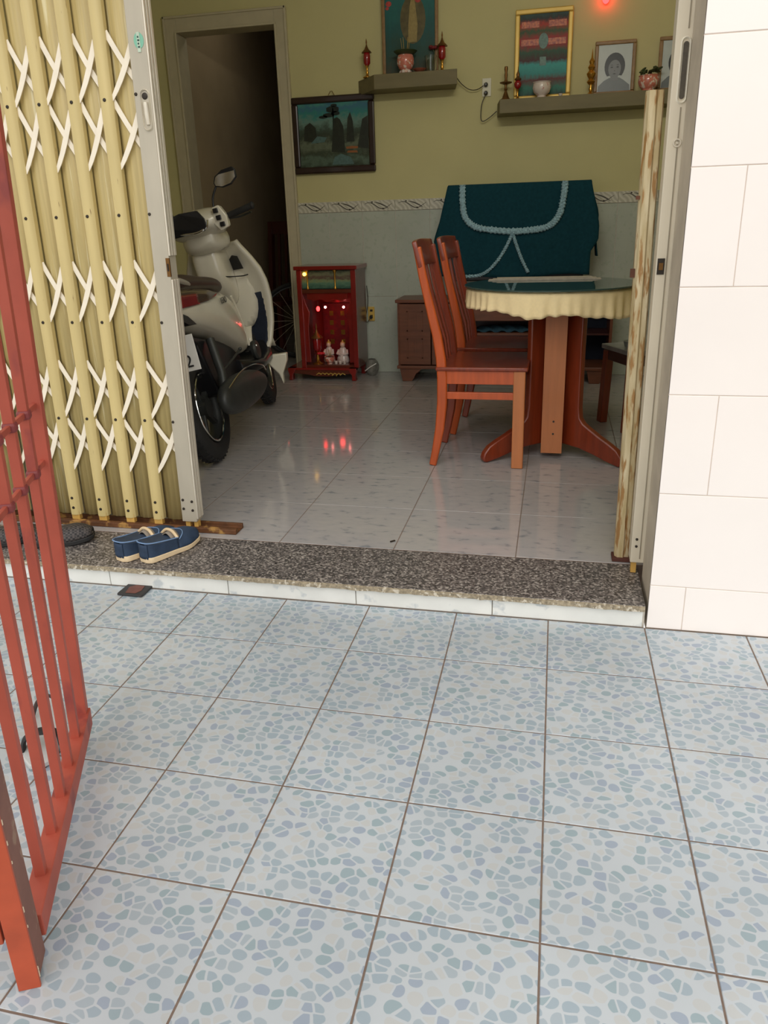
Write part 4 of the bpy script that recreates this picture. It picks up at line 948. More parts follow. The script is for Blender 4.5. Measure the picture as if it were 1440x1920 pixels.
for k in range(6):
    a = k*1.1; sb.tube([(.02*math.cos(a), .02*math.sin(a), .13), (.03*math.cos(a), .03*math.sin(a), .21)], .0016, 5)
sb.build('incense_stubs', MT['incense'], t)
t = thing('offering_plate', 'small reddish plate beside the bowl on the left wall shelf', 'plate', (-.955, 4.50, 2.077))
MB().lathe([(.02, 0), (.022, .006), (.046, .020), (.048, .023), (.020, .012), (.001, .011)], 20).build('dish', mat('brick_red_glaze', rgb(150, 84, 66), .2, coat=.4), t)
t = thing('water_glass', 'ribbed clear glass tumbler beside the right lamp on the left shelf', 'glass', (-.885, 4.53, 2.077))
MB().lathe([(.030, 0), (.032, .004)] + [(.034+.0015*(k % 2)+.0007*k, .01+.012*k) for k in range(8)] + [(.040, .10), (.037, .10), (.030, .008), (.001, .007)], 24).build('tumbler', MT['glass'], t)
t = thing('flower', 'small dark red artificial flower behind the glass on the left shelf', 'flower', (-.872, 4.575, 2.077))
MB().tube([(0, 0, 0), (.005, 0, .12), (-.005, 0, .15)], .003, 6).build('stem', MT['green_leaf'], t)
fp = MB()
for k in range(7): fp.ell((.020*math.cos(k*.9), .012*math.sin(k*.9), .155+.004*math.sin(k*2)), .016, .012, .010, 8, 6)
fp.build('petals', mat('dark_red_petal', rgb(120, 34, 36), .6), t)
# right shelf
ZS = 1.883
t = thing('candlestick', 'dark brass candlestick at the left end of the right shelf', 'candlestick', (-.395, 4.535, ZS))
MB().lathe([(.038, 0), (.036, .006), (.022, .018), (.012, .045), (.007, .060), (.012, .068), (.007, .080), (.009, .095), (.038, .104), (.040, .109), (.012, .114), (.008, .125), (.010, .150), (.008, .165), (.012, .185), (.010, .200), (.006, .200), (.001, .19)], 20).build('turned_body', MT['brass'], t)
red_lamp(-.318, 4.53, ZS, .195, 'short red glass altar lamp beside the brass candlestick', None, style=1)
altar2 = print_mat('red_altar_print', [(0, rgb(20, 46, 42)), (.10, rgb(36, 120, 100)), (.20, rgb(96, 30, 28)), (.27, rgb(48, 140, 134)), (.38, rgb(60, 160, 156)), (.44, rgb(70, 20, 24)), (.54, rgb(40, 84, 60)), (.62, rgb(150, 40, 38)), (.70, rgb(160, 44, 40)), (.78, rgb(46, 84, 50)), (.86, rgb(176, 52, 34)), (.93, rgb(36, 44, 40)), (1, rgb(40, 78, 74))], 12, .16)
t, W2, h_, th = frame('altar_picture', 'gold-framed red and green religious print on the right shelf', 'picture', -.347, .014, 1.885, 2.408, 4.612, .030, .022, MT['gold_paint'], altar2, group=None)
yy = -th*.48; pr = MB(); 
for cx_, cz_ in ((-.085, .335), (.085, .335), (-.085, .435), (.085, .435)): flat(pr, [(cx_-.055, cz_-.018), (cx_+.055, cz_-.018), (cx_+.055, cz_+.018), (cx_-.055, cz_+.018)], yy)
pr.build('printed_banners', mat('banner_ink', rgb(170, 40, 40), .4, var=.35, scale=70, col2=rgb(220, 120, 60)), t, smooth=False)
pr = MB(); flat(pr, [(.03*math.cos(a*PI/8), .34+.045*math.sin(a*PI/8)) for a in range(16)], yy); flat(pr, [(-.02, .20), (.02, .20), (.02, .25), (-.02, .25)], yy); pr.build('printed_emblem', mat('emblem_ink', rgb(70, 110, 96), .4, var=.3, scale=70), t, smooth=False)
t = thing('incense_bowl', 'white and pink incense bowl in front of the gold-framed print', 'incense bowl', (-.165, 4.52, ZS))
MB().lathe([(.026, 0), (.034, .004), (.026, .014), (.050, .034), (.060, .060), (.054, .086), (.060, .094), (.050, .092), (.001, .080)], 24).build('bowl', MT['porcelain_white'], t)
MB().lathe([(.046, .088), (.02, .098), (.001, .10)], 16).build('ash', MT['ash'], t)
t = thing('incense_holder', 'tiny white cup at the foot of the gold-framed print', 'cup', (-.045, 4.50, ZS))
MB().lathe([(.008, 0), (.014, .016), (.013, .018), (.006, .006), (.001, .005)], 14).build('cup', MT['porcelain_white'], t)
red_lamp(.140, 4.53, ZS, .262, 'tiered gold altar ornament in front of the first portrait', None, style=2)
def portrait(x0, x1, label, seed):
    t, W2, h_, th = frame('portrait_photo', label, 'framed photo', x0, x1, ZS+.002, 2.196, 4.60, .022, .018, MT['frame_brown'], MT['photo_white'], tilt=-.05)
    yy = -th*.47; k = W2/.12
    b = MB(); flat(b, [(-.095*k, .024), (.095*k, .024), (.092*k, .055), (.055*k, .085), (.03*k, .10), (-.03*k, .10), (-.06*k, .085), (-.092*k, .055)], yy); b.build('photo_shoulders', MT['photo_grey'], t, smooth=False)
    b = MB(); flat(b, [(-.022*k, .085), (.022*k, .085), (.022*k, .12), (-.022*k, .12)], yy-.0007)
    flat(b, [(.042*k*math.cos(a*PI/10), .155+.056*math.sin(a*PI/10)) for a in range(20)], yy-.0014); b.build('photo_face', MT['photo_skin'], t, smooth=False)
    b = MB(); out = [(.060*k*math.cos(a*PI/12), .165+.078*math.sin(a*PI/12)) for a in range(-3, 16)]; inn = [(.037*k*math.cos(a*PI/12), .150+.052*math.sin(a*PI/12)) for a in range(15, -4, -1)]
    n = len(out); P = out + inn; b.add([(a, yy-.0021, c) for a, c in P], [(i, i+1, 2*n-2-i, 2*n-1-i) for i in range(n-1)]); b.build('photo_hair', MT['photo_hair'], t, smooth=False)
    b = MB()
    for sx in (-1, 1):
        flat(b, [(sx*.017*k+.008*math.cos(a*PI/4), .160+.004*math.sin(a*PI/4)) for a in range(8)], yy-.0021); flat(b, [(sx*.017*k-.010, .171), (sx*.017*k+.010, .171), (sx*.017*k, .175)], yy-.0021)
    flat(b, [(-.005, .138), (.005, .138), (0, .142)], yy-.0021); flat(b, [(-.012, .122), (0, .119), (.012, .122), (0, .126)], yy-.0021); b.build('photo_features', MT['photo_hair'], t, smooth=False)
    MB().prism([(0, 0), (.04, 0), (0, .15)], .006, lambda a, b_, t_: Vector((t_, a+.001, b_))).build('easel_leg', MT['frame_brown'], t, smooth=False)
portrait(.158, .408, 'black and white portrait photo in a bronze frame, fully visible on the right shelf', 1)
portrait(.545, .79, 'second bronze-framed portrait photo half hidden by the grey closing post', 2)
t = thing('incense_bowl', 'pink incense bowl with dark leaves between the two portraits', 'incense bowl', (.488, 4.52, ZS))
MB().lathe([(.035, 0), (.042, .004), (.036, .012), (.055, .030), (.064, .058), (.058, .082), (.062, .090), (.050, .088), (.001, .076)], 24).build('bowl', MT['porcelain_pink'], t)
lf = MB()
rnd = random.Random(4)
for k in range(16):
    a = rnd.uniform(0, 6.28); r_ = rnd.uniform(.02, .07); lf.ell((r_*math.cos(a), r_*.6*math.sin(a), .095+rnd.uniform(0, .03)+.3*max(0, r_*math.cos(a)-.02)), .022, .012, .008, 8, 5, Matrix.Rotation(rnd.uniform(-1, 1), 3, 'Y') @ Matrix.Rotation(a, 3, 'Z'))
lf.build('leaves', MT['green_leaf'], t)
# wall outlet between the shelves and its two cables
ol = thing('outlet', 'white double wall outlet with plugs between the two wall shelves', 'outlet', (-.527, YB-.001, 1.985))
MB().box(-.030, .030, -.009, 0, -.055, .055).build('face_plate', MT['plug'], ol, smooth=False, bevel=.003)
for z in (.014, -.036): MB().lathe([(.012, 0), (.014, .018), (.007, .03)], 10, (-.004, -.008, z), M=Matrix.Rotation(PI/2, 3, 'X')).build('plug', MT['black_gloss'], ol)
tag(MB().tube(smooth_path([(-.72, 4.58, 2.045), (-.69, 4.60, 2.01), (-.64, 4.60, 1.975), (-.59, 4.60, 1.97), (-.545, 4.602, 1.992)], 24), .0028, 6).build('cable', MT['cable']), 'short sagging cable from the left shelf to the white outlet', 'cable')
tag(MB().tube(smooth_path([(-.532, 4.602, 1.935), (-.555, 4.60, 1.88), (-.56, 4.60, 1.80), (-.545, 4.60, 1.778), (-.50, 4.60, 1.80), (-.455, 4.60, 1.835)], 30), .0028, 6).build('cable', MT['cable']), 'looping cable hanging from the white outlet to the right shelf', 'cable')
rl = thing('night_light', 'small glowing red lamp on the yellow wall above the right shelf', 'lamp', (.205, YB-.001, 2.43))
MB().lathe([(.018, 0), (.018, .012), (.010, .018)], 14, M=Matrix.Rotation(PI/2, 3, 'X')).build('base', MT['white_plastic'], rl)
MB().ell((0, -.034, .0), .022, .018, .030).build('bulb', MT['bulb_red'], rl, label='lit red bulb')
point('night_light_glow', (.205, 4.56, 2.43), .12, (1, .12, .05), .02)

# ================================================================== passage furniture seen through the inner doorway
t = thing('hall_chair', 'dark red-brown wooden chair standing in the unlit passage', 'chair', (-2.42, 5.45, H0+.001), rotz=-.35)
WD = MT['wood_dark']
for sx in (-1, 1):
    MB().strip([(sx*.20, .19, 0), (sx*.20, .19, .45), (sx*.21, .25, 1.10)], .042, .042).build('leg', WD, t, smooth=False)
    MB().box(sx*.20-.02, sx*.20+.02, -.21, -.17, 0, .44).build('leg', WD, t, smooth=False)
MB().box(-.23, .23, -.22, .21, .44, .475).build('seat', WD, t, smooth=False, bevel=.004)
MB().box(-.24, .24, .235, .26, 1.01, 1.12).build('crest_rail', WD, t, smooth=False, bevel=.004)
for k in range(4): MB().strip([(-.12+k*.08, .20, .47), (-.12+k*.08, .245, 1.02)], .03, .012, wd=(1, 0, 0)).build('slat', WD, t, smooth=False)
t = thing('bicycle_wheel', 'dark bicycle wheel leaning in the passage behind the scooter front', 'wheel', (-2.15, 5.2, H0+.32), rotz=.3)
Mt = Matrix.Rotation(PI/2, 3, 'X')
MB().torus((0, 0, 0), .30, .018, 40, 8, M=Mt).build('tyre', MT['black_rub'], t)
MB().torus((0, 0, 0), .28, .008, 40, 6, M=Mt).build('rim', MT['dark_grey'], t)
for k in range(18): MB().tube([(0, .01*(-1)**k, 0), (.277*math.cos(k*PI/9), 0, .277*math.sin(k*PI/9))], .0015, 4).build('spoke', MT['steel'], t)
MB().lathe([(.02, -.03), (.012, -.02), (.012, .02), (.02, .03)], 12, M=Mt).build('hub', MT['dark_grey'], t)

# ================================================================== scooter
hh_, ln_ = math.radians(98.5), math.radians(12)
Fv = Vector((math.cos(hh_), math.sin(hh_), 0)); Lf = Vector((-math.sin(hh_), math.cos(hh_), 0)); Zv = Vector((0, 0, 1))
Uv = Zv*math.cos(ln_) + Lf*math.sin(ln_); Lv = Lf*math.cos(ln_) - Zv*math.sin(ln_)
sco = thing('scooter', 'white motor scooter parked inside behind the left gate, rear wheel toward the doorway', 'scooter')
Mw = Matrix((Fv, Lv, Uv)).transposed().to_4x4(); Mw.translation = Vector((-1.60, 2.29, H0+.010))
sco.matrix_world = Mw
BW = MT['bike_white']
def loft(mb, secs, n=20, p=2.6):
    """secs: (x, z0, z1, half width); rounded-box cross sections across Y/Z."""
    vs = []
    for (x, z0, z1, hw) in secs:
        zc, hh = (z0+z1)/2, (z1-z0)/2
        for k in range(n):
            a = 2*PI*k/n; c, s_ = math.cos(a), math.sin(a)
            vs.append((x, hw*math.copysign(abs(c)**(2/p), c), zc + hh*math.copysign(abs(s_)**(2/p), s_)))
    fs = [tuple(range(n))[::-1], tuple((len(secs)-1)*n+k for k in range(n))]
    for i in range(len(secs)-1):
        for k in range(n): fs.append((i*n+k, i*n+(k+1) % n, (i+1)*n+(k+1) % n, (i+1)*n+k))
    return mb.add(vs, fs)
MX = Matrix.Rotation(PI/2, 3, 'X')
def wheel(cx_, r, w_, steer=0, front=False):
    M2 = Matrix.Rotation(steer, 3, 'Z') @ MX
    c = (cx_, 0, r)
    ty = MB().torus(c, r-w_*.52, w_*.52, 44, 14, M=M2).build('tyre', MT['black_rub'], sco)
    tr_ = MB()
    for k in range(44):
        a = 2*PI*k/44
        for sy in (-1, 1):
            p = M2 @ Vector(((r-.004)*math.cos(a), (r-.004)*math.sin(a), sy*.018)); tr_.cbox(Vector(c)+p, (.010, .022, .010), Matrix.Rotation(-a, 3, 'Y'))
    tg = tr_.build('tyre_tread', MT['black_rub'], ty, smooth=False); tg['kind'] = 'stuff'
    rm = MB().torus(c, r-w_*1.05, .012, 40, 8, M=M2, flat=2.6).build('rim', MT['dark_grey'], sco)
    MB().torus((c[0], c[1], c[2]), r-w_*1.02, .006, 40, 6, M=Matrix.Translation((0, -w_*.40, 0)).to_3x3() @ M2).build('rim_edge', MT['chrome'], rm)
    MB().torus((c[0], c[1]-w_*.38, c[2]), r-w_*1.0, .006, 44, 8, M=M2).build('rim_edge', MT['chrome'], rm, label='bright chrome rim edge')
    MB().lathe([(.05, -.035), (.04, -.02), (.04, .02), (.05, .035)], 18, c, M=M2).build('hub', MT['dark_grey'], sco)
    for k in range(5):
        a = 2*PI*k/5+.4
        p0 = Vector(c) + M2 @ Vector((.035*math.cos(a), .035*math.sin(a), 0)); p1 = Vector(c) + M2 @ Vector(((r-w_*1.0)*math.cos(a+.15), (r-w_*1.0)*math.sin(a+.15), 0))
        MB().bar(p0, p1, .022, .026, up=(0, 1, 0)).build('spoke', MT['dark_grey'], rm, smooth=False, bevel=.003)
wheel(0, .262, .098); wheel(1.235, .262, .088, steer=.12, front=True)
# rear bodywork
bd = loft(MB(), [(-.40, .765, .80, .03), (-.37, .75, .815, .06), (-.30, .72, .825, .105), (-.20, .675, .825, .135), (-.08, .635, .822, .152), (.08, .595, .812, .162), (.24, .55, .80, .166), (.38, .50, .785, .164), (.50, .455, .765, .158), (.58, .425, .73, .150), (.635, .405, .67, .142), (.665, .40, .58, .130), (.68, .41, .50, .118)], 28, 3.0).build('rear_body', BW, sco, sub=1, ang=60)
# rib line along the front edge of the side panel
for sy in (-1, 1):
    MB().tube(smooth_path([(.50, sy*.154, .72), (.56, sy*.150, .64), (.615, sy*.141, .54), (.650, sy*.130, .44)], 16), .006, 8).build('edge_rib', BW, bd)
bt_ = mat('badge_ink', rgb(40, 40, 40), .4)
text_mesh('badge_text', 'LEAD', .042, (.30, -.1690, .715), Matrix(((-1, 0, 0), (0, 0, 1), (0, 1, 0))) if False else Matrix(((1, 0, 0), (0, 0, -1), (0, 1, 0))), bt_, bd, extrude=.001)
# rear lower grab/vents
MB().prism([(-.30, .735), (-.18, .70), (-.10, .655), (-.20, .665), (-.29, .70)], .27, lambda a, b, t: Vector((a, t, b))).build('tail_grille', MT['black_gloss'], bd, smooth=False)
# tail lamp wrapping round the side
for sy in (-1, 1):
    tl = MB()
    def lens(u, v, sy=sy, x0=-.22, x1=.22):
        x = x0+(x1-x0)*u; hw = .130 + .036*min((x+.22)/.3, 1)
        h = .034*(1-u**2.2)+.004; return Vector((x, sy*(hw+.006-.004*abs(2*v-1)), .765+.012*(1-u)-.010*u + h*(v-.5)*2))
    tl.grid(16, 7, lens).build('tail_lamp', MT['tail_dark'], sco, solid=.004, label='smoky brown tail lamp lens')
    tl = MB()
    tl.grid(10, 7, lambda u, v, sy=sy: lens(u*.40, v*.7, sy)+Vector((0, sy*.004, 0))).build('red_lens', MT['tail_red'], bpy.data.objects[[o.name for o in sco.children if o.name.startswith('tail_lamp')][-1]], solid=.003)
loft(MB(), [(-.405, .745, .80, .06), (-.385, .735, .805, .10), (-.33, .73, .80, .125)], 18, 3).build('tail_lamp', MT['tail_red'], sco, ang=60)
# seat
loft(MB(), [(-.30, .80, .835, .07), (-.26, .80, .865, .11), (-.14, .80, .888, .130), (.02, .795, .892, .138), (.18, .785, .862, .138), (.32, .775, .856, .140), (.46, .765, .838, .130), (.58, .75, .81, .105), (.66, .74, .775, .06)], 24, 2.6).build('seat', MT['seat_brown'], sco, sub=1, ang=60)
MB().tube(smooth_path([(.0, -.12, .83), (-.2, -.135, .86), (-.36, -.11, .875), (-.42, 0, .88), (-.36, .11, .875), (-.2, .135, .86), (.0, .12, .83)], 40), .012, 10).build('grab_rail', MT['bike_grey'], sco)
# underside
MB().prism([(-.30, .66), (.45, .50), (.62, .40), (.60, .28), (.30, .22), (.10, .30), (.0, .56), (-.12, .60), (-.26, .50), (-.34, .40), (-.37, .42)], .15, lambda a, b, t: Vector((a, t, b))).build('engine_block', MT['dark_grey'] if False else MT['black_gloss'], sco, smooth=False, bevel=.01)
mf = loft(MB(), [(-.16, .285, .30, .012), (-.14, .235, .345, .045), (-.05, .205, .37, .062), (.10, .185, .375, .068), (.30, .175, .36, .068), (.48, .18, .33, .055), (.60, .20, .29, .035), (.66, .22, .26, .018)], 20, 2.2)
for p in mf.v: p.y = p.y*.8 - .160
mf.build('muffler', MT['dark_grey'], sco, sub=1, ang=60)
MB().tube(smooth_path([(-.14, -.205, .35), (.05, -.222, .385), (.28, -.225, .378), (.48, -.215, .34), (.60, -.195, .295)], 26), .0035, 6).build('muffler_trim', MT['chrome'], sco, label='thin bright line along the muffler guard')
cb = MB().lathe([(.001, .012), (.045, .010), (.060, .0), (.060, -.02)], 20, (.02, -.185, .275), M=MX).build('swingarm_cap', MT['black_rub'], sco)
cap = MB().lathe([(.050, 0), (.056, .018), (.048, .03), (.001, .032)], 20, (.72, -.125, .40), M=MX).build('engine_cover', MT['dark_grey'], sco)
MB().ell((.70, -.155, .425), .008, .008, .008).build('bolt', MT['chrome'], cap)
for (a, b) in (((.15, -.11, .43), (.40, -.13, .46)), ((.40, -.13, .46), (.50, -.15, .50))): pass
MB().tube([(.10, -.12, .40), (.28, -.135, .43), (.40, -.14, .45)], .006, 8).ell((.41, -.145, .455), .011, .010, .010).build('pedal_arm', MT['dark_grey'], sco)
MB().tube([(.12, -.10, .56), (.05, -.13, .40), (-.0, -.13, .30)], .022, 12).build('shock_absorber', MT['dark_grey'], sco)
MB().torus((0, 0, .262), .30, .012, 30, 6, M=MX) if False else None
# rear mudguard and number plate
def mg(u, v):
    a = math.radians(20+115*v); r_ = .315; y = (u-.5)*.14
    return Vector((-r_*math.cos(a-math.radians(0))*1.0+.0, y, .262+r_*math.sin(a)))
MB().grid(6, 18, mg).build('rear_mudguard', MT['black_rub'], sco, solid=.006)
npx = -.335
np_ = MB().prism([(-.18, .485), (.07, .485), (.07, .635), (-.18, .635)], .004, lambda a, b, t: Vector((npx+t-.10*(.60-b), a+.0, b))).build('number_plate', MT['white_plastic'], sco, smooth=False, bevel=.002)
MR = Matrix(((0, 0, -1), (-1, 0, 0), (0, 1, 0)))
text_mesh('plate_text', '2', .075, (npx-.0125-.004, -.137, .525), MR, bt_, np_, extrude=.001)
MB().box(npx-.02, npx+.10, -.03, .03, .60, .66).build('plate_bracket', MT['black_gloss'], sco, smooth=False)
# floorboard and tunnel
loft(MB(), [(.52, .30, .40, .10), (.60, .285, .375, .15), (.80, .28, .345, .165), (.98, .285, .36, .160), (1.06, .30, .42, .14)], 20, 3.5).build('floorboard', MT['black_gloss'], sco, ang=60)
# front shield
def hwz(z):
    P = [(.33, .115), (.40, .165), (.52, .205), (.65, .232), (.74, .238), (.82, .225), (.90, .192), (.96, .160), (1.0, .142)]
    for (a, b), (c, d) in zip(P[:-1], P[1:]):
        if z <= c: return b+(d-b)*(z-a)/(c-a)
    return .142
def shx(z, f): return 1.055 - .10*max(0, (z-.55)/.45)**1.3 - .05*max(0, (.5-z)/.2) + .075*(1-f*f)
MB().grid(17, 20, lambda u, v: Vector((shx(.33+.665*v, 2*u-1), (2*u-1)*hwz(.33+.665*v), .33+.665*v))).build('leg_shield', BW, sco, solid=.022, ang=60)
MB().grid(13, 10, lambda u, v: Vector((shx(.36+.33*v, (2*u-1)*.8)-.018, (2*u-1)*(hwz(.36+.33*v)-.022), .36+.33*v))).build('inner_lining', MT['navy_dark'], sco, solid=.008, ang=60, label='dark lower inner lining of the leg shield')
# upper inner panel with key area
uip = loft(MB(), [(.835, .86, .97, .05), (.85, .81, 1.0, .075), (.88, .76, 1.02, .085), (.94, .70, 1.03, .09), (1.02, .64, 1.03, .09), (1.08, .64, 1.0, .09)], 28, 3.4).build('inner_panel', BW, sco, sub=1, ang=60); uip.location.y = .028
def sx_(a, b, k=.028): return shx(b, a/hwz(b))-k
nkl = MB().prism([(-.128, .838), (-.062, .842), (-.058, .905), (-.085, .925), (-.118, .912)], .006, lambda a, b, t: Vector((sx_(a, b)-.006+t, a, b))).build('key_panel', MT['black_gloss'], sco, smooth=False, bevel=.003, label='square black key panel')
MB().prism([(-.055, .925), (.0, .945), (-.006, .99), (-.058, .972)], .008, lambda a, b, t: Vector((.846+.25*max(0, -a-.03)+t, a, b))).build('sticker', MT['dark_grey'], uip, smooth=False)
MB().tube(smooth_path([(sx_(-.17, .80), -.17, .80), (sx_(-.13, .80)-.002, -.13, .80), (.90, -.085, .815), (.868, -.06, .83), (.848, 0, .845)], 20), .0035, 6).build('panel_seam', MT['black_gloss'], uip)
# front nose, lower cowl and front mudguard
loft(MB(), [(1.04, .45, .98, .16), (1.10, .50, .99, .15), (1.17, .58, .98, .12), (1.23, .68, .95, .08), (1.26, .76, .90, .03)], 24, 2.4).build('nose_cowl', BW, sco, sub=1, ang=60)
lc = loft(MB(), [(.96, .20, .34, .10), (1.00, .17, .35, .165), (1.05, .18, .36, .16), (1.10, .22, .38, .10)], 20, 2.4)
MB().prism([(-.245, .315), (-.12, .325), (-.115, .28), (-.165, .20), (-.178, .135), (-.19, .20), (-.235, .27)], .05, lambda a, b, t: Vector((1.0+t, a, b))).build('lower_cowl', BW, sco, bevel=.008, label='white pointed lower tip of the leg shield')
MB().grid(7, 16, lambda u, v: Vector((1.235+.295*math.cos(math.radians(10+140*v)), (u-.5)*.125, .262+.295*math.sin(math.radians(10+140*v)) + .012*math.sin(PI*u)))).build('front_mudguard', BW, sco, solid=.006)
for sy in (-1, 1): MB().tube([(1.235, sy*.075, .262), (1.12, sy*.07, .62)], .018, 10).build('fork_leg', MT['dark_grey'], sco)
MB().tube([(1.13, 0, .60), (.97, 0, 1.08)], .028, 12).build('steering_column', MT['black_gloss'], sco)
# handlebar group, turned a little to the left
hb = loft(MB(), [(.70, 1.10, 1.13, .10), (.72, 1.075, 1.155, .135), (.78, 1.04, 1.185, .165), (.85, 1.03, 1.20, .165), (.93, 1.04, 1.19, .14), (1.0, 1.06, 1.15, .09), (1.03, 1.09, 1.13, .04)], 24, 3.0).build('handlebar_cover', BW, sco, sub=1, ang=60)
loft(MB(), [(.77, 1.0, 1.09, .07), (.82, .96, 1.09, .115), (.90, .95, 1.09, .13), (.98, .96, 1.08, .09)], 18, 2.8).build('handlebar_neck', BW, sco, ang=60)
MB().prism([(-.060, 1.070), (.115, 1.07), (.13, 1.12), (.115, 1.172), (.05, 1.185), (-.050, 1.178), (-.082, 1.13), (-.080, 1.09)], .02, lambda a, b, t: Vector((.688+.30*abs(b-1.125)+t, a, b))).build('instrument_panel', MT['black_gloss'], hb, smooth=False, bevel=.004, label='dark instrument window')
MB().tube(smooth_path([(.735, .12, 1.165), (.745, .03, 1.180), (.74, -.03, 1.182)], 10), .005, 6).build('panel_trim', MT['chrome'], hb)
MB().tube(smooth_path([(.70, .10, 1.085), (.695, -.01, 1.07), (.70, -.07, 1.085), (.71, -.09, 1.12)], 14), .007, 8).build('panel_trim', MT['chrome'], hb)
sw = MB().prism([(-.190, 1.065), (-.145, 1.05), (-.115, 1.09), (-.125, 1.175), (-.165, 1.18), (-.195, 1.12)], .05, lambda a, b, t: Vector((.745+t, a, b))).build('switch_cluster', BW, hb, bevel=.006)
for k, (a, b) in enumerate(((-.145, 1.155), (-.152, 1.118), (-.163, 1.082))):
    MB().box(.705, .722, a-.013, a+.013, b-.012, b+.012).build('switch', MT['black_gloss'], sw, smooth=False, bevel=.003)
for sy in (-1, 1):
    MB().tube([(.78, sy*.15, 1.12), (.76, sy*.20, 1.118), (.735, sy*.335, 1.135)], [.015, .017, .017], 12).ell((.733, sy*.34, 1.136), .020, .012, .020).build('grip', MT['black_rub'], sco)
    MB().tube(smooth_path([(.85, sy*.17, 1.11), (.835, sy*.24, 1.105), (.80, sy*.31, 1.11)], 10), .006, 8).build('brake_lever', MT['dark_grey'], sco)
    MB().tube(smooth_path([(.80, sy*.115, 1.17), (.80, sy*.13, 1.23), (.80, sy*.165, 1.28)], 10), .006, 8).build('mirror_stalk', MT['black_gloss'], sco)
    ms = MB().prism([(-.16, 1.275), (-.155, 1.295), (-.17, 1.325), (-.215, 1.348), (-.275, 1.352), (-.29, 1.335), (-.287, 1.295), (-.25, 1.268), (-.20, 1.262)], .018, lambda a, b, t, sy=sy: Vector((.80+t, -sy*a, b))).build('mirror_shell', MT['black_gloss'], sco, bevel=.004)
    MB().prism([(-.166, 1.279), (-.163, 1.295), (-.176, 1.320), (-.217, 1.341), (-.272, 1.345), (-.283, 1.332), (-.280, 1.298), (-.248, 1.274), (-.20, 1.268)], .002, lambda a, b, t, sy=sy: Vector((.789+t+.10*(b-1.30), -sy*a, b))).build('mirror_glass', MT['chrome'], ms, smooth=False, label='mirror glass')
MB().tube([(.45, .12, .28), (.36, .27, .062)], .010, 8).build('side_stand', MT['dark_grey'], sco)

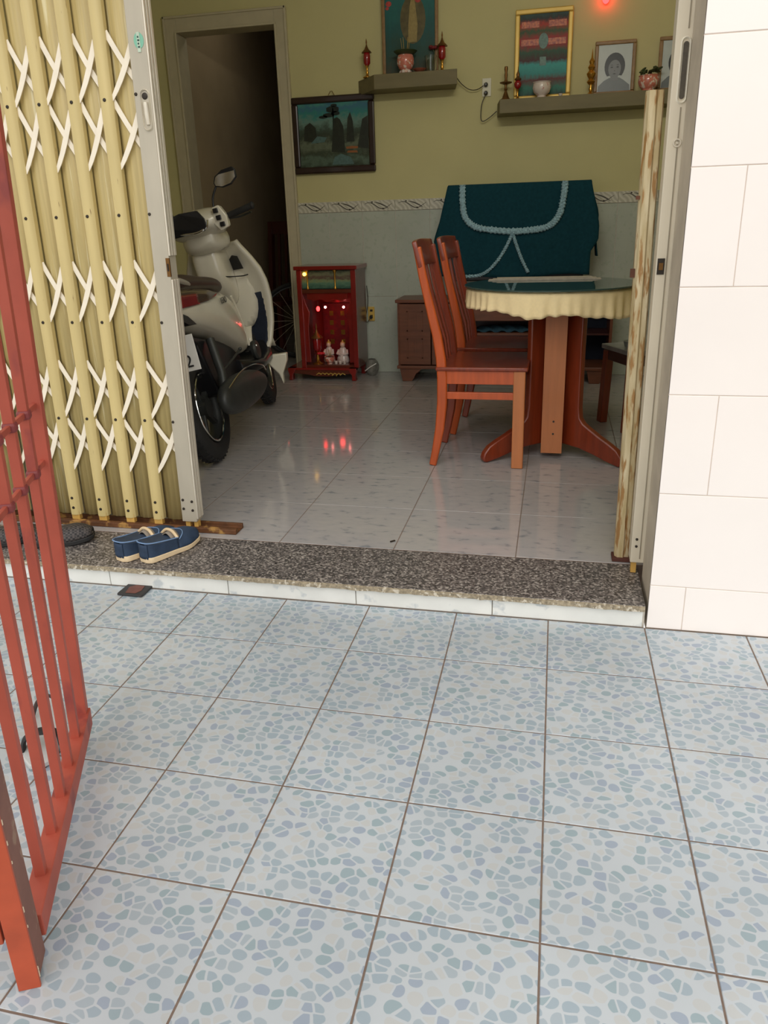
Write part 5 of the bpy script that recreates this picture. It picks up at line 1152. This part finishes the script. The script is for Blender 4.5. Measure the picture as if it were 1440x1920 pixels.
# ================================================================== shoes and small things on the sill and porch
def shoe(name, label, x, y, z, rot, mu, group, s=1.0, woven=False):
    t = thing(name, label, 'shoe', (x, y, z), rotz=rot, group=group)
    L_ = .245*s; 
    def hw(u):   # half width along the shoe
        return s*(.028+.014*math.sin(min(u, 1)*PI*.95)**.8 + .010*math.exp(-((u-.68)/.18)**2)) * (1-max(0, (u-.90)/.10)**2*.55) * (1-.55*max(0, (.06-u)/.06)**2)
    def rise(u): return .010*max(0, (u-.6)/.4)**2 + .001
    # sole
    n = 26; ring = []
    for k in range(n+1): u = k/n; ring.append((u*L_, hw(u)+.003, rise(u)))
    full = ring + [(a, -b, c) for a, b, c in ring[::-1]]
    m_ = len(full); vs = [(a, b, c) for a, b, c in full] + [(a, b*1.0, c+.022-.006*(a/L_)) for a, b, c in full]
    MB().add(vs, [tuple(range(m_))[::-1], tuple(range(m_, 2*m_))] + [(i, (i+1) % m_, m_+(i+1) % m_, m_+i) for i in range(m_)]).build('sole', MT['sole'] if not woven else MT['black_rub'], t, bevel=.003, ang=50)
    def top(u):  # height of the collar/upper
        return .054 - .010*min(u/.5, 1) if u < .5 else .046+.006*math.sin((u-.5)/.3*PI/2 if u < .8 else PI/2) - .030*max(0, (u-.74)/.26)**1.6
    # upper: shell from the sole up to the collar, closed over the toe
    def up(v, u):
        # u 0..1 along; v 0..1 across from -side to +side ; opening for u<.52
        a = (v-.5)*2; sgn = 1 if a >= 0 else -1; aa = abs(a)
        z0 = rise(u)+.016; 
        if u < .50:
            k = min(aa, 1); zz = z0 + (top(u)+.010*(1-min(u/.18, 1))-.0)*(1-k) + 0
            yy = sgn*(hw(u)*(1-.10*(1-k)))
        else:
            th = (1-aa)*PI/2; zz = z0+(top(u)-.004)*math.sin(th); yy = sgn*hw(u)*math.cos(th)**.8 if aa < 1 else sgn*hw(u)
        return Vector((u*L_*.985+.002, yy, zz))
    for side in (0, 1):
        MB().grid(8, 14, lambda u_, v_, side=side: up(u_*.5 if side == 0 else .5+u_*.5+(.0001 if u_ == 0 else 0), .002+.495*v_)).build('quarter', mu, t, solid=.003, ang=60)
    MB().grid(17, 12, lambda u_, v_: up(u_, .50+.49*v_)).build('toe_cap', mu, t, solid=.003, ang=60)
    # heel cup
    MB().grid(9, 6, lambda u_, v_: Vector((.004-.004*math.sin(u_*PI), (u_-.5)*2*hw(.02)*.98, .017+.052*v_))).build('heel_counter', MT['navy'] if not woven else mu, t, solid=.004)
    # insole
    MB().add([(a*.96+.004, b*.80, .030-.004*a/L_) for a, b, c in full[:]], [tuple(range(m_))]).build('insole', MT['insole'], t, smooth=False, solid=.002)
    if not woven:
        # lining strap and laces at the tongue
        MB().grid(9, 5, lambda u_, v_: Vector((L_*(.44+.14*v_), (u_-.5)*2*hw(.5)*.72, .046+.026*math.cos((u_-.5)*PI)+.004*v_))).build('tongue', MT['insole'], t, solid=.003)
        MB().tube(smooth_path([(L_*.50, -hw(.5)*.9, .058), (L_*.505, -hw(.5)*.35, .078), (L_*.51, hw(.5)*.35, .078), (L_*.50, hw(.5)*.9, .058)], 14), .0055, 8).build('lace', MT['lace_cord'], t)
        MB().tube(smooth_path([(L_*.50, -hw(.5)*.95, .060), (L_*.3, -hw(.3)*1.0, .066), (.01, -hw(.05), .076), (-.004, 0, .078), (.01, hw(.05), .076), (L_*.3, hw(.3), .066), (L_*.5, hw(.5)*.95, .060)], 40), .0022, 6).build('collar_piping', MT['stitch'], t)
        MB().tube(smooth_path([(L_*.52, -hw(.52)*.96, .052), (L_*.62, -hw(.62)*.7, .066), (L_*.70, 0, .066), (L_*.62, hw(.62)*.7, .066), (L_*.52, hw(.52)*.96, .052)], 24), .0016, 5).build('vamp_stitching', MT['stitch'], t)
    return t
ang0 = math.atan2(.225, .085)
shoe('boat_shoe', 'navy blue boat shoe in front on the granite sill, its toe under the gate post', -1.366, 1.145, H0+.001, ang0, MT['navy'], 'pair of navy boat shoes on the sill')
shoe('boat_shoe', 'navy blue boat shoe half hidden on the left of its pair', -1.458, 1.143, H0+.001, ang0-.02, MT['navy'], 'pair of navy boat shoes on the sill')
shoe('woven_shoe', 'black woven slip-on shoe on the sill just behind the red gate', -1.885, 1.215, H0+.001, .42, MT['weave'], 'black woven shoes behind the red gate', woven=True)
shoe('woven_shoe', 'black woven slip-on shoe at the far left edge of the sill', -2.10, 1.16, H0+.001, .55, MT['weave'], 'black woven shoes behind the red gate', woven=True)
# small mat/patch on the porch
t = thing('rubber_pad', 'small flat black pad with brown centre on the porch tiles', 'pad', (-1.371, 1.076, .001), rotz=.0)
MB().prism([(-.046, -.037), (.043, -.038), (.046, -.03), (.045, .036), (.04, .041), (-.043, .040), (-.047, .034), (-.048, -.03)], .007, lambda a, b, t_: Vector((a, b, .004+t_))).build('pad', MT['pad_black'], t, smooth=False, bevel=.002)
MB().prism([(-.02, -.028), (.016, -.026), (.026, -.005), (.022, .026), (-.012, .030), (-.028, .012)], .0015, lambda a, b, t_: Vector((a, b, .0082+t_))).build('brown_patch', MT['pad_brown'], t, smooth=False, label='reddish brown worn patch')
# sandal behind the red gate
t = thing('sandal', 'black-strapped sandal lying behind the red gate bars', 'sandal', (-1.185, .33, .001), rotz=-1.05)
sd = [(.0, 0)]
pl = [(-.115, -.022), (-.09, -.034), (-.03, -.030), (.03, -.038), (.08, -.040), (.115, -.022), (.12, .006), (.105, .032), (.05, .038), (-.03, .030), (-.09, .032), (-.118, .012)]
MB().prism(pl, .014, lambda a, b, t_: Vector((a, b, .008+t_))).build('sole', mat('sandal_sole', rgb(186, 188, 186), .7), t, bevel=.003)
MB().tube(smooth_path([(-.07, -.034, .02), (-.085, -.02, .05), (-.09, 0, .062), (-.085, .02, .05), (-.07, .034, .02)], 20), .007, 8, flat=.5).build('strap', mat('sandal_strap', rgb(72, 58, 54), .6), t)
MB().tube(smooth_path([(.05, -.042, .012), (.045, -.034, .040), (.05, 0, .055), (.045, .034, .040), (.05, .040, .012)], 20), .014, 10, flat=.4).build('strap', MT['black_rub'], t)
tag(MB().cbox((0, 0, 0), (.020, .006, .003)).build('twig', MT['cable']), 'tiny dark scrap on the indoor tiles near the sill', 'scrap')
bpy.data.objects['twig'].location = (-.555, 1.455, H0+.003); bpy.data.objects['twig'].rotation_euler = (0, 0, .8)
